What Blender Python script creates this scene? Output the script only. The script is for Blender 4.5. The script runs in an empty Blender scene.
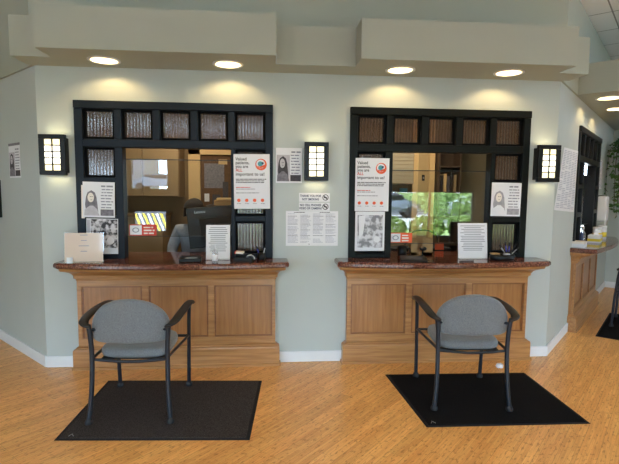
import bpy, bmesh, math, random
from mathutils import Vector, Matrix, Euler
random.seed(7)
PI = math.pi
S = bpy.context.scene
COL = S.collection

# ------------------------------------------------------------------ camera
cam_d = bpy.data.cameras.new('camera'); cam = bpy.data.objects.new('camera', cam_d); COL.objects.link(cam)
S.camera = cam
cam_d.sensor_fit = 'HORIZONTAL'; cam_d.sensor_width = 36.0; cam_d.lens = 467.0 / 619.0 * 36.0
cam_d.clip_start = 0.05; cam_d.clip_end = 300
YAW, PITCH, ROLL = -0.08646455, 0.09018355, 0.00905786
fwd = Vector((-math.sin(YAW) * math.cos(PITCH), math.cos(YAW) * math.cos(PITCH), -math.sin(PITCH)))
rt = Vector((math.cos(YAW), math.sin(YAW), 0)); up = rt.cross(fwd)
r2 = math.cos(ROLL) * rt + math.sin(ROLL) * up
u2 = -math.sin(ROLL) * rt + math.cos(ROLL) * up
cam.matrix_world = Matrix(((r2.x, u2.x, -fwd.x, 0), (r2.y, u2.y, -fwd.y, 0), (r2.z, u2.z, -fwd.z, 1.5), (0, 0, 0, 1)))

# ------------------------------------------------------------------ colour management, world, sun, area lights
S.view_settings.view_transform = 'Standard'; S.view_settings.look = 'None'
S.view_settings.gamma = 1.0; S.view_settings.use_curve_mapping = False
S.view_settings.exposure = 0.27
SKY, SUN, PANEL, DOWN = 14.0, 15.0, 5.0, 7.0
w = bpy.data.worlds.new('sky'); S.world = w; w.use_nodes = True
bg = w.node_tree.nodes['Background']
bg.inputs[0].default_value = (0.60, 0.79, 1.0, 1); bg.inputs[1].default_value = SKY
sl = bpy.data.lights.new('sun', 'SUN'); sl.energy = SUN; sl.angle = math.radians(1.0); sl.color = (1, .96, .88)
so = bpy.data.objects.new('sun', sl); COL.objects.link(so); so.rotation_euler = (math.radians(-20), math.radians(12), 0)


def area(name, loc, rot, sx, sy, power, color, portal=False, spread=PI):
    l = bpy.data.lights.new(name, 'AREA'); l.shape = 'RECTANGLE'; l.size = sx; l.size_y = sy
    l.energy = power; l.color = color; l.spread = spread
    o = bpy.data.objects.new(name, l); COL.objects.link(o); o.location = loc; o.rotation_euler = rot
    if portal: l.cycles.is_portal = True
    return o


# window openings of the lobby behind the camera, several added to bring light in: x0, x1, z0, z1
BACK_OPEN = [(-3.25, -2.35, 1.45, 2.35), (-3.2, -2.4, .45, 1.0), (-.75, 2.45, .05, 2.15), (2.85, 5.1, .35, 1.5),
             (-3.25, -.4, 2.75, 3.12), (-6.5, -3.5, .1, 2.1)]
EAST_OPEN = [(.6, 2.0, .15, 1.3), (.8, 4.4, 2.75, 3.15)]  # unseen openings, added to brighten the ceiling and the right side
for (a, b, c, d) in BACK_OPEN:
    area('daylight_portal', ((a + b) / 2, -3.18, (c + d) / 2), (PI / 2, 0, 0), b - a, d - c, 1, (1, 1, 1), True).rotation_euler = (-PI / 2, 0, PI)
for (a, b, c, d) in EAST_OPEN:
    area('daylight_portal', (7.18, (a + b) / 2, (c + d) / 2), (0, PI / 2, 0), d - c, b - a, 1, (1, 1, 1), True)
for q in [x for x in COL.objects if x.name.startswith('daylight_portal')]:
    # aim every portal into the room
    tgt = Vector((0, 1, q.location.z)) if q.location.y < -3 else Vector((0, q.location.y, q.location.z))
    d = (tgt - q.location); d.z = 0
    d = Vector((0, 1, 0)) if q.location.y < -3 else Vector((-1, 0, 0))
    q.rotation_euler = d.to_track_quat('-Z', 'Y').to_euler()


# ------------------------------------------------------------------ materials
def srgb(r, g, b):
    f = lambda c: (c / 255 / 12.92) if c / 255 <= .04045 else ((c / 255 + .055) / 1.055) ** 2.4
    return (f(r), f(g), f(b), 1)


def newmat(name):
    m = bpy.data.materials.new(name); m.use_nodes = True
    nt = m.node_tree; return m, nt, nt.nodes['Principled BSDF']


def mat(name, col, rough=.5, metal=0., spec=.5, var=0., vscale=8., bump=0., bscale=200., coat=0., emit=None, estr=0., stretch=(1, 1, 1), col2=None, sheen=0.):
    m, nt, p = newmat(name)
    p.inputs['Base Color'].default_value = col; p.inputs['Roughness'].default_value = rough
    p.inputs['Metallic'].default_value = metal; p.inputs['Specular IOR Level'].default_value = spec
    p.inputs['Coat Weight'].default_value = coat; p.inputs['Sheen Weight'].default_value = sheen
    if emit: p.inputs['Emission Color'].default_value = emit; p.inputs['Emission Strength'].default_value = estr
    N = nt.nodes; L = nt.links
    tc = N.new('ShaderNodeTexCoord'); mp = N.new('ShaderNodeMapping'); mp.inputs['Scale'].default_value = stretch
    L.new(tc.outputs['Object'], mp.inputs[0])
    no = N.new('ShaderNodeTexNoise'); no.inputs['Scale'].default_value = vscale; no.inputs['Detail'].default_value = 5
    L.new(mp.outputs[0], no.inputs[0])
    rp = N.new('ShaderNodeValToRGB'); rp.color_ramp.elements[0].position = .3; rp.color_ramp.elements[1].position = .7
    v = max(var, .02)
    c2 = col2 or (min(1, col[0] * (1 + v)), min(1, col[1] * (1 + v)), min(1, col[2] * (1 + v)), 1)
    c1 = col if col2 else (col[0] * (1 - v), col[1] * (1 - v), col[2] * (1 - v), 1)
    rp.color_ramp.elements[0].color = c1; rp.color_ramp.elements[1].color = c2
    L.new(no.outputs[0], rp.inputs[0]); L.new(rp.outputs[0], p.inputs['Base Color'])
    if bump:
        n2 = N.new('ShaderNodeTexNoise'); n2.inputs['Scale'].default_value = bscale; n2.inputs['Detail'].default_value = 3
        L.new(mp.outputs[0], n2.inputs[0])
        bp = N.new('ShaderNodeBump'); bp.inputs['Strength'].default_value = bump; bp.inputs['Distance'].default_value = .004
        L.new(n2.outputs[0], bp.inputs['Height']); L.new(bp.outputs[0], p.inputs['Normal'])
    return m


def wood(name, c1, c2, rough=.35, axis='x', scale=1.0, coat=.25):
    m, nt, p = newmat(name); N = nt.nodes; L = nt.links
    tc = N.new('ShaderNodeTexCoord'); mp = N.new('ShaderNodeMapping')
    st = {'x': (1.5, 26, 26), 'z': (26, 26, 1.5), 'y': (26, 1.5, 26)}[axis]
    mp.inputs['Scale'].default_value = tuple(s * scale for s in st)
    L.new(tc.outputs['Object'], mp.inputs[0])
    no = N.new('ShaderNodeTexNoise'); no.inputs['Scale'].default_value = 1.6; no.inputs['Detail'].default_value = 7; no.inputs['Distortion'].default_value = .6
    L.new(mp.outputs[0], no.inputs[0])
    rp = N.new('ShaderNodeValToRGB'); rp.color_ramp.elements[0].position = .28; rp.color_ramp.elements[1].position = .72
    rp.color_ramp.elements[0].color = c1; rp.color_ramp.elements[1].color = c2
    L.new(no.outputs[0], rp.inputs[0])
    n2 = N.new('ShaderNodeTexNoise'); n2.inputs['Scale'].default_value = 2.2; L.new(tc.outputs['Object'], n2.inputs[0])
    mx = N.new('ShaderNodeMix'); mx.data_type = 'RGBA'; mx.blend_type = 'MULTIPLY'; mx.inputs[0].default_value = .35
    L.new(rp.outputs[0], mx.inputs[6]); L.new(n2.outputs[0], mx.inputs[7])
    sc = N.new('ShaderNodeMix'); sc.data_type = 'RGBA'; sc.blend_type = 'MULTIPLY'; sc.inputs[0].default_value = 1
    sc.inputs[7].default_value = (1.18, 1.18, 1.18, 1); L.new(mx.outputs[2], sc.inputs[6])
    L.new(sc.outputs[2], p.inputs['Base Color'])
    p.inputs['Roughness'].default_value = rough; p.inputs['Coat Weight'].default_value = coat; p.inputs['Coat Roughness'].default_value = .2
    return m


def see_through(name, tint, gloss_rough, ior=1.5, boost=1.0, diffuse=0.0, dcol=(.8, .8, .8, 1), reeds=False):
    m = bpy.data.materials.new(name); m.use_nodes = True; nt = m.node_tree; N = nt.nodes; L = nt.links
    N.clear(); out = N.new('ShaderNodeOutputMaterial')
    tr = N.new('ShaderNodeBsdfTransparent'); tr.inputs[0].default_value = tint
    gl = N.new('ShaderNodeBsdfGlossy'); gl.inputs['Roughness'].default_value = gloss_rough; gl.inputs[0].default_value = (1, 1, 1, 1)
    fr = N.new('ShaderNodeFresnel'); fr.inputs[0].default_value = ior
    mu = N.new('ShaderNodeMath'); mu.operation = 'MULTIPLY'; mu.inputs[1].default_value = boost; mu.use_clamp = True
    L.new(fr.outputs[0], mu.inputs[0])
    base = tr.outputs[0]
    if diffuse:
        df = N.new('ShaderNodeBsdfDiffuse'); df.inputs[0].default_value = dcol
        m0 = N.new('ShaderNodeMixShader'); m0.inputs[0].default_value = diffuse
        L.new(tr.outputs[0], m0.inputs[1]); L.new(df.outputs[0], m0.inputs[2]); base = m0.outputs[0]
    mx = N.new('ShaderNodeMixShader'); L.new(mu.outputs[0], mx.inputs[0]); L.new(base, mx.inputs[1]); L.new(gl.outputs[0], mx.inputs[2])
    L.new(mx.outputs[0], out.inputs[0])
    if reeds:
        tc = N.new('ShaderNodeTexCoord'); wv = N.new('ShaderNodeTexWave'); wv.bands_direction = 'X'; wv.inputs['Scale'].default_value = 12
        L.new(tc.outputs['Object'], wv.inputs[0])
        bp = N.new('ShaderNodeBump'); bp.inputs['Strength'].default_value = .35; bp.inputs['Distance'].default_value = .004
        L.new(wv.outputs[0], bp.inputs['Height']); L.new(bp.outputs[0], gl.inputs['Normal'])
        if diffuse:
            rp = N.new('ShaderNodeMapRange'); rp.inputs[3].default_value = .12; rp.inputs[4].default_value = 1.0
            L.new(wv.outputs[0], rp.inputs[0])
            mt = N.new('ShaderNodeMix'); mt.data_type = 'RGBA'; mt.blend_type = 'MULTIPLY'; mt.inputs[0].default_value = .55
            mt.inputs[6].default_value = tint; L.new(rp.outputs[0], mt.inputs[7]); L.new(mt.outputs[2], tr.inputs[0])
            mc = N.new('ShaderNodeMix'); mc.data_type = 'RGBA'; mc.blend_type = 'MULTIPLY'; mc.inputs[0].default_value = .3
            mc.inputs[6].default_value = dcol; L.new(rp.outputs[0], mc.inputs[7]); L.new(mc.outputs[2], df.inputs[0])
    return m


def floor_mat():
    m, nt, p = newmat('bamboo_floor'); N = nt.nodes; L = nt.links
    tc = N.new('ShaderNodeTexCoord'); mp = N.new('ShaderNodeMapping'); mp.inputs['Rotation'].default_value = (0, 0, math.radians(-46.5))
    L.new(tc.outputs['Object'], mp.inputs[0])
    br = N.new('ShaderNodeTexBrick'); br.offset = .37; br.offset_frequency = 2; br.inputs['Scale'].default_value = 1
    br.inputs['Brick Width'].default_value = .23; br.inputs['Row Height'].default_value = .019; br.inputs['Mortar Size'].default_value = .0003
    br.inputs['Color1'].default_value = srgb(252, 196, 118); br.inputs['Color2'].default_value = srgb(238, 172, 98)
    br.inputs['Mortar'].default_value = srgb(196, 138, 80)
    L.new(mp.outputs[0], br.inputs[0])
    # wide plank variation
    b2 = N.new('ShaderNodeTexBrick'); b2.offset = .5; b2.inputs['Scale'].default_value = 1
    b2.inputs['Brick Width'].default_value = .92; b2.inputs['Row Height'].default_value = .095; b2.inputs['Mortar Size'].default_value = .0009
    b2.inputs['Color1'].default_value = (1.0, 1.0, 1.0, 1); b2.inputs['Color2'].default_value = (.84, .82, .78, 1); b2.inputs['Mortar'].default_value = (.6, .52, .45, 1)
    L.new(mp.outputs[0], b2.inputs[0])
    mx = N.new('ShaderNodeMix'); mx.data_type = 'RGBA'; mx.blend_type = 'MULTIPLY'; mx.inputs[0].default_value = 1
    L.new(br.outputs[0], mx.inputs[6]); L.new(b2.outputs[0], mx.inputs[7])
    # bamboo knuckles: short dark dashes
    mp2 = N.new('ShaderNodeMapping'); mp2.inputs['Scale'].default_value = (27, 66, 1); L.new(mp.outputs[0], mp2.inputs[0])
    no = N.new('ShaderNodeTexNoise'); no.inputs['Scale'].default_value = 1.0; no.inputs['Detail'].default_value = 2; L.new(mp2.outputs[0], no.inputs[0])
    rp = N.new('ShaderNodeValToRGB'); rp.color_ramp.elements[0].position = .57; rp.color_ramp.elements[1].position = .66
    rp.color_ramp.elements[0].color = (1, 1, 1, 1); rp.color_ramp.elements[1].color = (.60, .46, .34, 1)
    L.new(no.outputs[0], rp.inputs[0])
    m2 = N.new('ShaderNodeMix'); m2.data_type = 'RGBA'; m2.blend_type = 'MULTIPLY'; m2.inputs[0].default_value = .75
    L.new(mx.outputs[2], m2.inputs[6]); L.new(rp.outputs[0], m2.inputs[7])
    mp3 = N.new('ShaderNodeMapping'); mp3.inputs['Scale'].default_value = (6, 130, 1); L.new(mp.outputs[0], mp3.inputs[0])
    n3 = N.new('ShaderNodeTexNoise'); n3.inputs['Scale'].default_value = 1.0; n3.inputs['Detail'].default_value = 4; L.new(mp3.outputs[0], n3.inputs[0])
    r3 = N.new('ShaderNodeValToRGB'); r3.color_ramp.elements[0].position = .3; r3.color_ramp.elements[1].position = .7
    r3.color_ramp.elements[0].color = (.86, .82, .76, 1); r3.color_ramp.elements[1].color = (1.1, 1.1, 1.1, 1); L.new(n3.outputs[0], r3.inputs[0])
    m3 = N.new('ShaderNodeMix'); m3.data_type = 'RGBA'; m3.blend_type = 'MULTIPLY'; m3.inputs[0].default_value = 1
    L.new(m2.outputs[2], m3.inputs[6]); L.new(r3.outputs[0], m3.inputs[7])
    L.new(m3.outputs[2], p.inputs['Base Color'])
    p.inputs['Roughness'].default_value = .34; p.inputs['Specular IOR Level'].default_value = .5
    p.inputs['Coat Weight'].default_value = .12; p.inputs['Coat Roughness'].default_value = .16
    return m


def ceiling_mat():
    m, nt, p = newmat('acoustic_tiles'); N = nt.nodes; L = nt.links
    tc = N.new('ShaderNodeTexCoord'); mp = N.new('ShaderNodeMapping')
    a = math.radians(-46.5)
    mp.inputs['Rotation'].default_value = (0, 0, a)
    px, py = 2.53, 3.97   # corner of the wall: tile grid is counted from here
    rx = px * math.cos(a) - py * math.sin(a); ry = px * math.sin(a) + py * math.cos(a)
    mp.inputs['Location'].default_value = (-rx - 1.04 + .61 * 40, -ry + .23 + .61 * 40, 0)
    L.new(tc.outputs['Object'], mp.inputs[0])
    br = N.new('ShaderNodeTexBrick'); br.offset = 0; br.inputs['Scale'].default_value = 1
    br.inputs['Brick Width'].default_value = .61; br.inputs['Row Height'].default_value = .61; br.inputs['Mortar Size'].default_value = .007
    br.inputs['Color1'].default_value = srgb(248, 248, 248); br.inputs['Color2'].default_value = srgb(243, 243, 243); br.inputs['Mortar'].default_value = srgb(150, 150, 150)
    L.new(mp.outputs[0], br.inputs[0]); L.new(br.outputs[0], p.inputs['Base Color']); p.inputs['Roughness'].default_value = .9
    return m


def granite_mat():
    m, nt, p = newmat('red_brown_granite'); N = nt.nodes; L = nt.links
    tc = N.new('ShaderNodeTexCoord'); vo = N.new('ShaderNodeTexVoronoi'); vo.inputs['Scale'].default_value = 130; L.new(tc.outputs['Object'], vo.inputs[0])
    rp = N.new('ShaderNodeValToRGB'); e = rp.color_ramp.elements
    e[0].position = 0; e[0].color = srgb(62, 32, 26); e[1].position = 1; e[1].color = srgb(140, 94, 78)
    k = e.new(.5); k.color = srgb(102, 58, 46)
    sp = N.new('ShaderNodeSeparateColor'); L.new(vo.outputs['Color'], sp.inputs[0]); L.new(sp.outputs[0], rp.inputs[0])
    L.new(rp.outputs[0], p.inputs['Base Color']); p.inputs['Roughness'].default_value = .12; p.inputs['Coat Weight'].default_value = .3
    return m


def fabric_mat(name, c1, c2, scale=260):
    m, nt, p = newmat(name); N = nt.nodes; L = nt.links
    tc = N.new('ShaderNodeTexCoord'); vo = N.new('ShaderNodeTexNoise'); vo.inputs['Scale'].default_value = scale; vo.inputs['Detail'].default_value = 2; L.new(tc.outputs['Object'], vo.inputs[0])
    rp = N.new('ShaderNodeValToRGB'); rp.color_ramp.elements[0].position = .35; rp.color_ramp.elements[1].position = .65
    rp.color_ramp.elements[0].color = c1; rp.color_ramp.elements[1].color = c2; L.new(vo.outputs[0], rp.inputs[0])
    L.new(rp.outputs[0], p.inputs['Base Color']); p.inputs['Roughness'].default_value = .9; p.inputs['Sheen Weight'].default_value = .25
    bp = N.new('ShaderNodeBump'); bp.inputs['Strength'].default_value = .3; bp.inputs['Distance'].default_value = .002
    L.new(vo.outputs[0], bp.inputs['Height']); L.new(bp.outputs[0], p.inputs['Normal'])
    return m


def leaf_mat(name, c1, c2):
    return mat(name, c1, .6, var=.3, vscale=3, col2=c2)


M = {}
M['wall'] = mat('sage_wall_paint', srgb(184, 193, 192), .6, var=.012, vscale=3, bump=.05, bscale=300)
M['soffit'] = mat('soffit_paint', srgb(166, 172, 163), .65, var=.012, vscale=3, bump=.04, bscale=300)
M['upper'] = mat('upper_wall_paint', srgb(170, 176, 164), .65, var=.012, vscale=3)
M['ceil'] = ceiling_mat()
M['floor'] = floor_mat()
M['lobbyback'] = mat('brown_lobby_paint', srgb(104, 92, 78), .8, var=.03)
M['white'] = mat('white_trim_paint', srgb(226, 230, 235), .4)
M['woodx'] = wood('maple_rail', srgb(152, 104, 60), srgb(192, 142, 90), axis='x')
M['woodz'] = wood('maple_panel', srgb(152, 102, 56), srgb(180, 128, 76), axis='z')
M['wooddark'] = wood('maple_moulding_groove', srgb(128, 82, 48), srgb(150, 100, 60), axis='x')
M['granite'] = granite_mat()
M['frame1'] = mat('blue_black_paint', srgb(24, 32, 43), .42, spec=.18, var=.05)
M['frame2'] = mat('green_black_paint', srgb(16, 20, 20), .42, spec=.15, var=.05)
M['stop'] = mat('glazing_bead', srgb(8, 9, 11), .6, spec=.08)
M['reed'] = see_through('reeded_glass', (.56, .48, .42, 1), .10, 1.5, 1.9, .16, srgb(176, 150, 132), True)
M['shield'] = see_through('clear_shield', (.96, .97, .96, 1), .0, 1.5, 1.6)
M['pane'] = see_through('window_glass', (.9, .92, .92, 1), .0, 1.5, 1.5)
M['black'] = mat('black_plastic', srgb(16, 17, 19), .4, spec=.3)
M['shieldedge'] = mat('shield_edge', srgb(20, 22, 22), .3)
M['matte_black'] = mat('matte_black', srgb(14, 14, 16), .7)
M['chairmetal'] = mat('slate_powder_coat', srgb(32, 38, 48), .38, metal=.3, var=.04)
M['chairarm'] = mat('arm_plastic', srgb(30, 27, 26), .42)
M['fabric'] = fabric_mat('grey_woven_fabric', srgb(92, 98, 106), srgb(128, 132, 136))
M['rubber'] = mat('rubber', srgb(30, 32, 36), .7)
M['matgrey'] = mat('charcoal_ribbed_pile', srgb(38, 35, 36), .98, spec=.1, bump=1.0, bscale=260, vscale=150, col2=srgb(80, 75, 74))
M['matblack'] = mat('black_pile', srgb(13, 13, 15), .98, spec=.08, bump=.8, bscale=260, vscale=190, col2=srgb(29, 29, 32))
M['matedge1'] = mat('mat_rubber_edge', srgb(30, 29, 31), .75, spec=.2)
M['paper'] = mat('white_paper', srgb(228, 230, 236), .6)
M['paperwarm'] = mat('warm_white_paper', srgb(232, 226, 218), .6)
M['ink'] = mat('dark_ink', srgb(46, 46, 56), .7)
M['inkgrey'] = mat('grey_ink', srgb(138, 140, 152), .7)
M['inklight'] = mat('pale_grey_ink', srgb(176, 180, 196), .7)
M['printgrey'] = mat('print_mid_grey', srgb(120, 118, 126), .7, var=.3, vscale=40)
M['printdark'] = mat('print_dark_grey', srgb(64, 62, 68), .7, var=.3, vscale=50)
M['printpale'] = mat('print_pale_grey', srgb(190, 188, 196), .7, var=.1, vscale=30)
M['printfade'] = mat('faded_print', srgb(158, 158, 166), .7, var=.2, vscale=40)
M['collage'] = mat('collage_print', srgb(52, 50, 56), .6, vscale=26, col2=srgb(214, 212, 218))
M['collage2'] = mat('pale_collage_print', srgb(130, 132, 140), .6, vscale=22, col2=srgb(214, 216, 224))
for k_ in ('collage', 'collage2'):
    r_ = [n for n in M[k_].node_tree.nodes if n.type == 'VALTORGB'][0]; r_.color_ramp.elements[0].position = .43; r_.color_ramp.elements[1].position = .57
M['orange'] = mat('orange_ink', srgb(226, 92, 48), .6)
M['red'] = mat('red_ink', srgb(205, 66, 52), .6)
M['teal'] = mat('teal_ink', srgb(80, 160, 170), .6)
M['blueink'] = mat('blue_ink', srgb(44, 60, 96), .6)
M['lampglass'] = mat('lit_lamp_glass', srgb(255, 250, 235), .4, emit=(1, .93, .76, 1), estr=2.2)
M['lampcream'] = mat('lit_lamp_glass_cream', srgb(255, 246, 210), .4, emit=(1, .86, .52, 1), estr=1.1)
M['lens'] = mat('downlight_lens', srgb(255, 245, 225), .4, emit=(1, .86, .62, 1), estr=2.2)
M['can'] = mat('can_reflector', srgb(205, 198, 184), .3)
M['acrylic'] = see_through('clear_acrylic', (.95, .96, .97, 1), .03, 1.49, 1.8)
M['bottle'] = see_through('clear_bottle', (.88, .9, .92, 1), .05, 1.45, 2.5, .25, (.8, .82, .86, 1))
M['tan'] = mat('tan_office_wall', srgb(176, 150, 106), .8, var=.03)
M['tandark'] = mat('brown_office_wall', srgb(124, 100, 68), .8, var=.04)
M['cab'] = mat('laminate_cabinet', srgb(150, 126, 92), .6, var=.03)
M['shutter'] = mat('greige_shutter', srgb(158, 146, 122), .6)
M['casing'] = mat('cream_casing', srgb(214, 180, 126), .55)
M['cork'] = mat('brown_board', srgb(98, 70, 46), .9, var=.2, vscale=40)
M['olive'] = mat('olive_partition', srgb(122, 110, 84), .85, var=.04)
M['shelf'] = mat('dark_bookcase', srgb(70, 54, 40), .6)
M['desk'] = mat('dark_desk', srgb(42, 36, 32), .5)
M['officefloor'] = mat('office_carpet', srgb(70, 62, 54), .95, var=.1, vscale=60)
M['cardboard'] = mat('cardboard', srgb(176, 140, 96), .8, var=.05)
M['jacket'] = mat('grey_jacket', srgb(150, 157, 168), .9, var=.1, vscale=30, bump=.3, bscale=40)
M['trouser'] = mat('dark_trousers', srgb(34, 36, 44), .9)
M['skin'] = mat('skin', srgb(122, 84, 62), .55, var=.05)
M['hair'] = mat('dark_hair', srgb(24, 19, 18), .8, bump=.6, bscale=90)
M['asphalt'] = mat('asphalt', srgb(84, 86, 92), .9, var=.1, vscale=4)
M['concrete'] = mat('concrete', srgb(196, 194, 188), .9, var=.05)
M['grass'] = mat('lawn', srgb(122, 150, 84), .9, vscale=3, col2=srgb(172, 196, 122))
M['leaf'] = leaf_mat('hedge_leaves', srgb(98, 132, 62), srgb(186, 212, 128))
M['leafdark'] = leaf_mat('tree_leaves', srgb(66, 96, 50), srgb(130, 160, 92))
M['plantleaf'] = leaf_mat('houseplant_leaves', srgb(34, 72, 30), srgb(84, 128, 58))
M['bark'] = mat('bark', srgb(88, 70, 54), .9, var=.2)
M['carpaint'] = mat('silver_car_paint', srgb(120, 126, 136), .25, metal=.6, coat=.6)
M['carpaint2'] = mat('white_car_paint', srgb(226, 228, 232), .25, coat=.6)
M['carglass'] = mat('tinted_car_glass', srgb(20, 24, 28), .06)
M['yellow'] = mat('yellow_paint', srgb(238, 208, 40), .6)
M['yellowlabel'] = mat('yellow_label', srgb(228, 206, 56), .5)
M['stripe'] = mat('white_paint', srgb(240, 240, 240), .6)
M['mullion'] = mat('dark_bronze', srgb(60, 54, 48), .4)
M['panel_light'] = mat('troffer_diffuser', srgb(250, 250, 250), .5, emit=(1, .97, .92, 1), estr=4)
M['roof'] = mat('roofing', srgb(90, 88, 84), .9)
M['silver'] = mat('brushed_metal', srgb(170, 172, 176), .35, metal=.8)
M['bluepen'] = mat('blue_plastic', srgb(44, 46, 150), .4)
M['screen'] = mat('lcd_screen', srgb(150, 156, 160), .2)


M['papertan'] = mat('glossy_tan_paper', srgb(212, 190, 170), .25, coat=.6)


# ------------------------------------------------------------------ mesh builder
class MB:
    def __init__(s): s.v = []; s.f = []; s.sm = []
    def add(s, vs, fs, smooth=False):
        n = len(s.v); s.v += [tuple(x) for x in vs]
        for f in fs: s.f.append(tuple(i + n for i in f)); s.sm.append(smooth)
        return s
    def box(s, x0, x1, y0, y1, z0, z1, m=None):
        vs = [Vector(p) for p in ((x0, y0, z0), (x1, y0, z0), (x1, y1, z0), (x0, y1, z0), (x0, y0, z1), (x1, y0, z1), (x1, y1, z1), (x0, y1, z1))]
        if m: vs = [m @ p for p in vs]
        return s.add(vs, [(0, 3, 2, 1), (4, 5, 6, 7), (0, 1, 5, 4), (1, 2, 6, 5), (2, 3, 7, 6), (3, 0, 4, 7)])
    def cyl(s, p0, p1, r0, r1=None, seg=16, caps=True, smooth=True):
        r1 = r0 if r1 is None else r1
        p0 = Vector(p0); p1 = Vector(p1); d = (p1 - p0).normalized()
        a = d.orthogonal().normalized(); b = d.cross(a)
        vs = []
        for p, r in ((p0, r0), (p1, r1)):
            for i in range(seg):
                t = 2 * PI * i / seg; vs.append(p + a * (math.cos(t) * r) + b * (math.sin(t) * r))
        s.add(vs, [(i, (i + 1) % seg, seg + (i + 1) % seg, seg + i) for i in range(seg)], smooth)
        if caps: s.add(vs, [tuple(range(seg))[::-1], tuple(range(seg, 2 * seg))])
        return s
    def tube(s, path, r, seg=10, sx=1.0, smooth=True, upv=None):
        # path: points; r: number or list; sx: width factor along 'side'
        P = [Vector(p) for p in path]; R = r if isinstance(r, (list, tuple)) else [r] * len(P)
        rings = []; prev = None
        for i, p in enumerate(P):
            d = (P[min(i + 1, len(P) - 1)] - P[max(i - 1, 0)]).normalized()
            if upv is not None: a = d.cross(Vector(upv)).normalized()
            else:
                a = d.orthogonal().normalized() if prev is None else (prev - d * prev.dot(d)).normalized()
            prev = a; b = d.cross(a)
            rings.append([p + a * (math.cos(2 * PI * k / seg) * R[i] * sx) + b * (math.sin(2 * PI * k / seg) * R[i]) for k in range(seg)])
        vs = [q for g in rings for q in g]; fs = []
        for i in range(len(P) - 1):
            for k in range(seg): fs.append((i * seg + k, i * seg + (k + 1) % seg, (i + 1) * seg + (k + 1) % seg, (i + 1) * seg + k))
        s.add(vs, fs, smooth); n = len(P) - 1
        s.add(vs, [tuple(range(seg))[::-1], tuple(range(n * seg, n * seg + seg))])
        return s
    def lathe(s, prof, o=(0, 0, 0), seg=24, smooth=True, squash=(1, 1)):
        vs = []
        for r, z in prof:
            for k in range(seg):
                t = 2 * PI * k / seg; vs.append((o[0] + math.cos(t) * r * squash[0], o[1] + math.sin(t) * r * squash[1], o[2] + z))
        fs = [(i * seg + k, i * seg + (k + 1) % seg, (i + 1) * seg + (k + 1) % seg, (i + 1) * seg + k) for i in range(len(prof) - 1) for k in range(seg)]
        fs += [tuple(range(seg))[::-1], tuple(range((len(prof) - 1) * seg, len(prof) * seg))]
        return s.add(vs, fs, smooth)
    def ball(s, c, r, seg=16, rings=10):
        prof = []
        for i in range(rings + 1):
            t = PI * i / rings; prof.append((max(math.sin(t), .001), -math.cos(t)))
        vs = []
        for a, z in prof:
            for k in range(seg):
                th = 2 * PI * k / seg; vs.append((c[0] + math.cos(th) * a * r[0], c[1] + math.sin(th) * a * r[1], c[2] + z * r[2]))
        fs = [(i * seg + k, i * seg + (k + 1) % seg, (i + 1) * seg + (k + 1) % seg, (i + 1) * seg + k) for i in range(rings) for k in range(seg)]
        return s.add(vs, fs, True)
    def poly(s, pts, y, t=.0008):
        # thin printed shape on a sheet: outline in x,z, front face at y (towards -y)
        n = len(pts); vs = [(p[0], y, p[1]) for p in pts] + [(p[0], y + t, p[1]) for p in pts]
        return s.add(vs, [tuple(range(n)), tuple(range(n, 2 * n))[::-1]] + [(i, i + n, (i + 1) % n + n, (i + 1) % n) for i in range(n)])
    def disc(s, cx, cz, r, y, t=.0008, seg=24, rz=None):
        return s.poly([(cx + math.cos(2 * PI * k / seg) * r, cz + math.sin(2 * PI * k / seg) * (rz or r)) for k in range(seg)], y, t)
    def build(s, name, m, parent=None, bevel=0, bseg=2, loc=None, rot=None):
        me = bpy.data.meshes.new(name); me.from_pydata(s.v, [], s.f); me.update()
        bm = bmesh.new(); bm.from_mesh(me); bmesh.ops.recalc_face_normals(bm, faces=bm.faces); bm.to_mesh(me); bm.free()
        for p, q in zip(me.polygons, s.sm): p.use_smooth = q
        o = bpy.data.objects.new(name, me); COL.objects.link(o)
        me.materials.append(M[m] if isinstance(m, str) else m)
        if parent is not None: o.parent = parent
        if loc: o.location = loc
        if rot: o.rotation_euler = rot
        if bevel:
            b = o.modifiers.new('bevel', 'BEVEL'); b.width = bevel; b.segments = bseg; b.limit_method = 'ANGLE'; b.angle_limit = math.radians(35)
        return o


def box(*a): return MB().box(*a)


def tag(o, label, cat, group=None, kind=None):
    if label: o['label'] = label
    if cat: o['category'] = cat
    if group: o['group'] = group
    if kind: o['kind'] = kind
    return o


def empty(name, loc=(0, 0, 0), rz=0.0, label=None, cat=None, group=None, kind=None):
    o = bpy.data.objects.new(name, None); COL.objects.link(o); o.location = loc; o.rotation_euler = (0, 0, rz); o.empty_display_size = .1
    return tag(o, label, cat, group, kind)


def structure(o): o['kind'] = 'structure'; return o


def copy_tree(o, parent=None):
    c = o.copy(); COL.objects.link(c)
    if parent is not None: c.parent = parent
    for ch in list(o.children): copy_tree(ch, c)
    return c


class Frame:      # a wall's own frame: x along the wall, y into the office, z up
    def __init__(s, x, y, deg): s.o = Vector((x, y)); s.a = math.radians(deg)
    def w(s, x, y, z=0):
        c, n = math.cos(s.a), math.sin(s.a); return (s.o.x + c * x - n * y, s.o.y + n * x + c * y, z)
    def sub(s, x): p = s.w(x, 0); return Frame(p[0], p[1], math.degrees(s.a))
    def mat(s): return Matrix.Translation((s.o.x, s.o.y, 0)) @ Matrix.Rotation(s.a, 4, 'Z')


FM = Frame(-1.85, 3.97, 0)            # main wall
FR = Frame(2.53, 3.97, 46.5)          # right-hand angled wall
FL = Frame(-1.85, 3.97, 135)          # left-hand angled wall: x runs away to the left; its y points to the room
W1 = Frame(-1.562, 3.97, 0); W2 = Frame(.68, 3.97, 0); W3 = FR.sub(1.03)
H1, H2 = 2.46, 3.3
OP_W = 1.59                            # width of a service window

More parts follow.
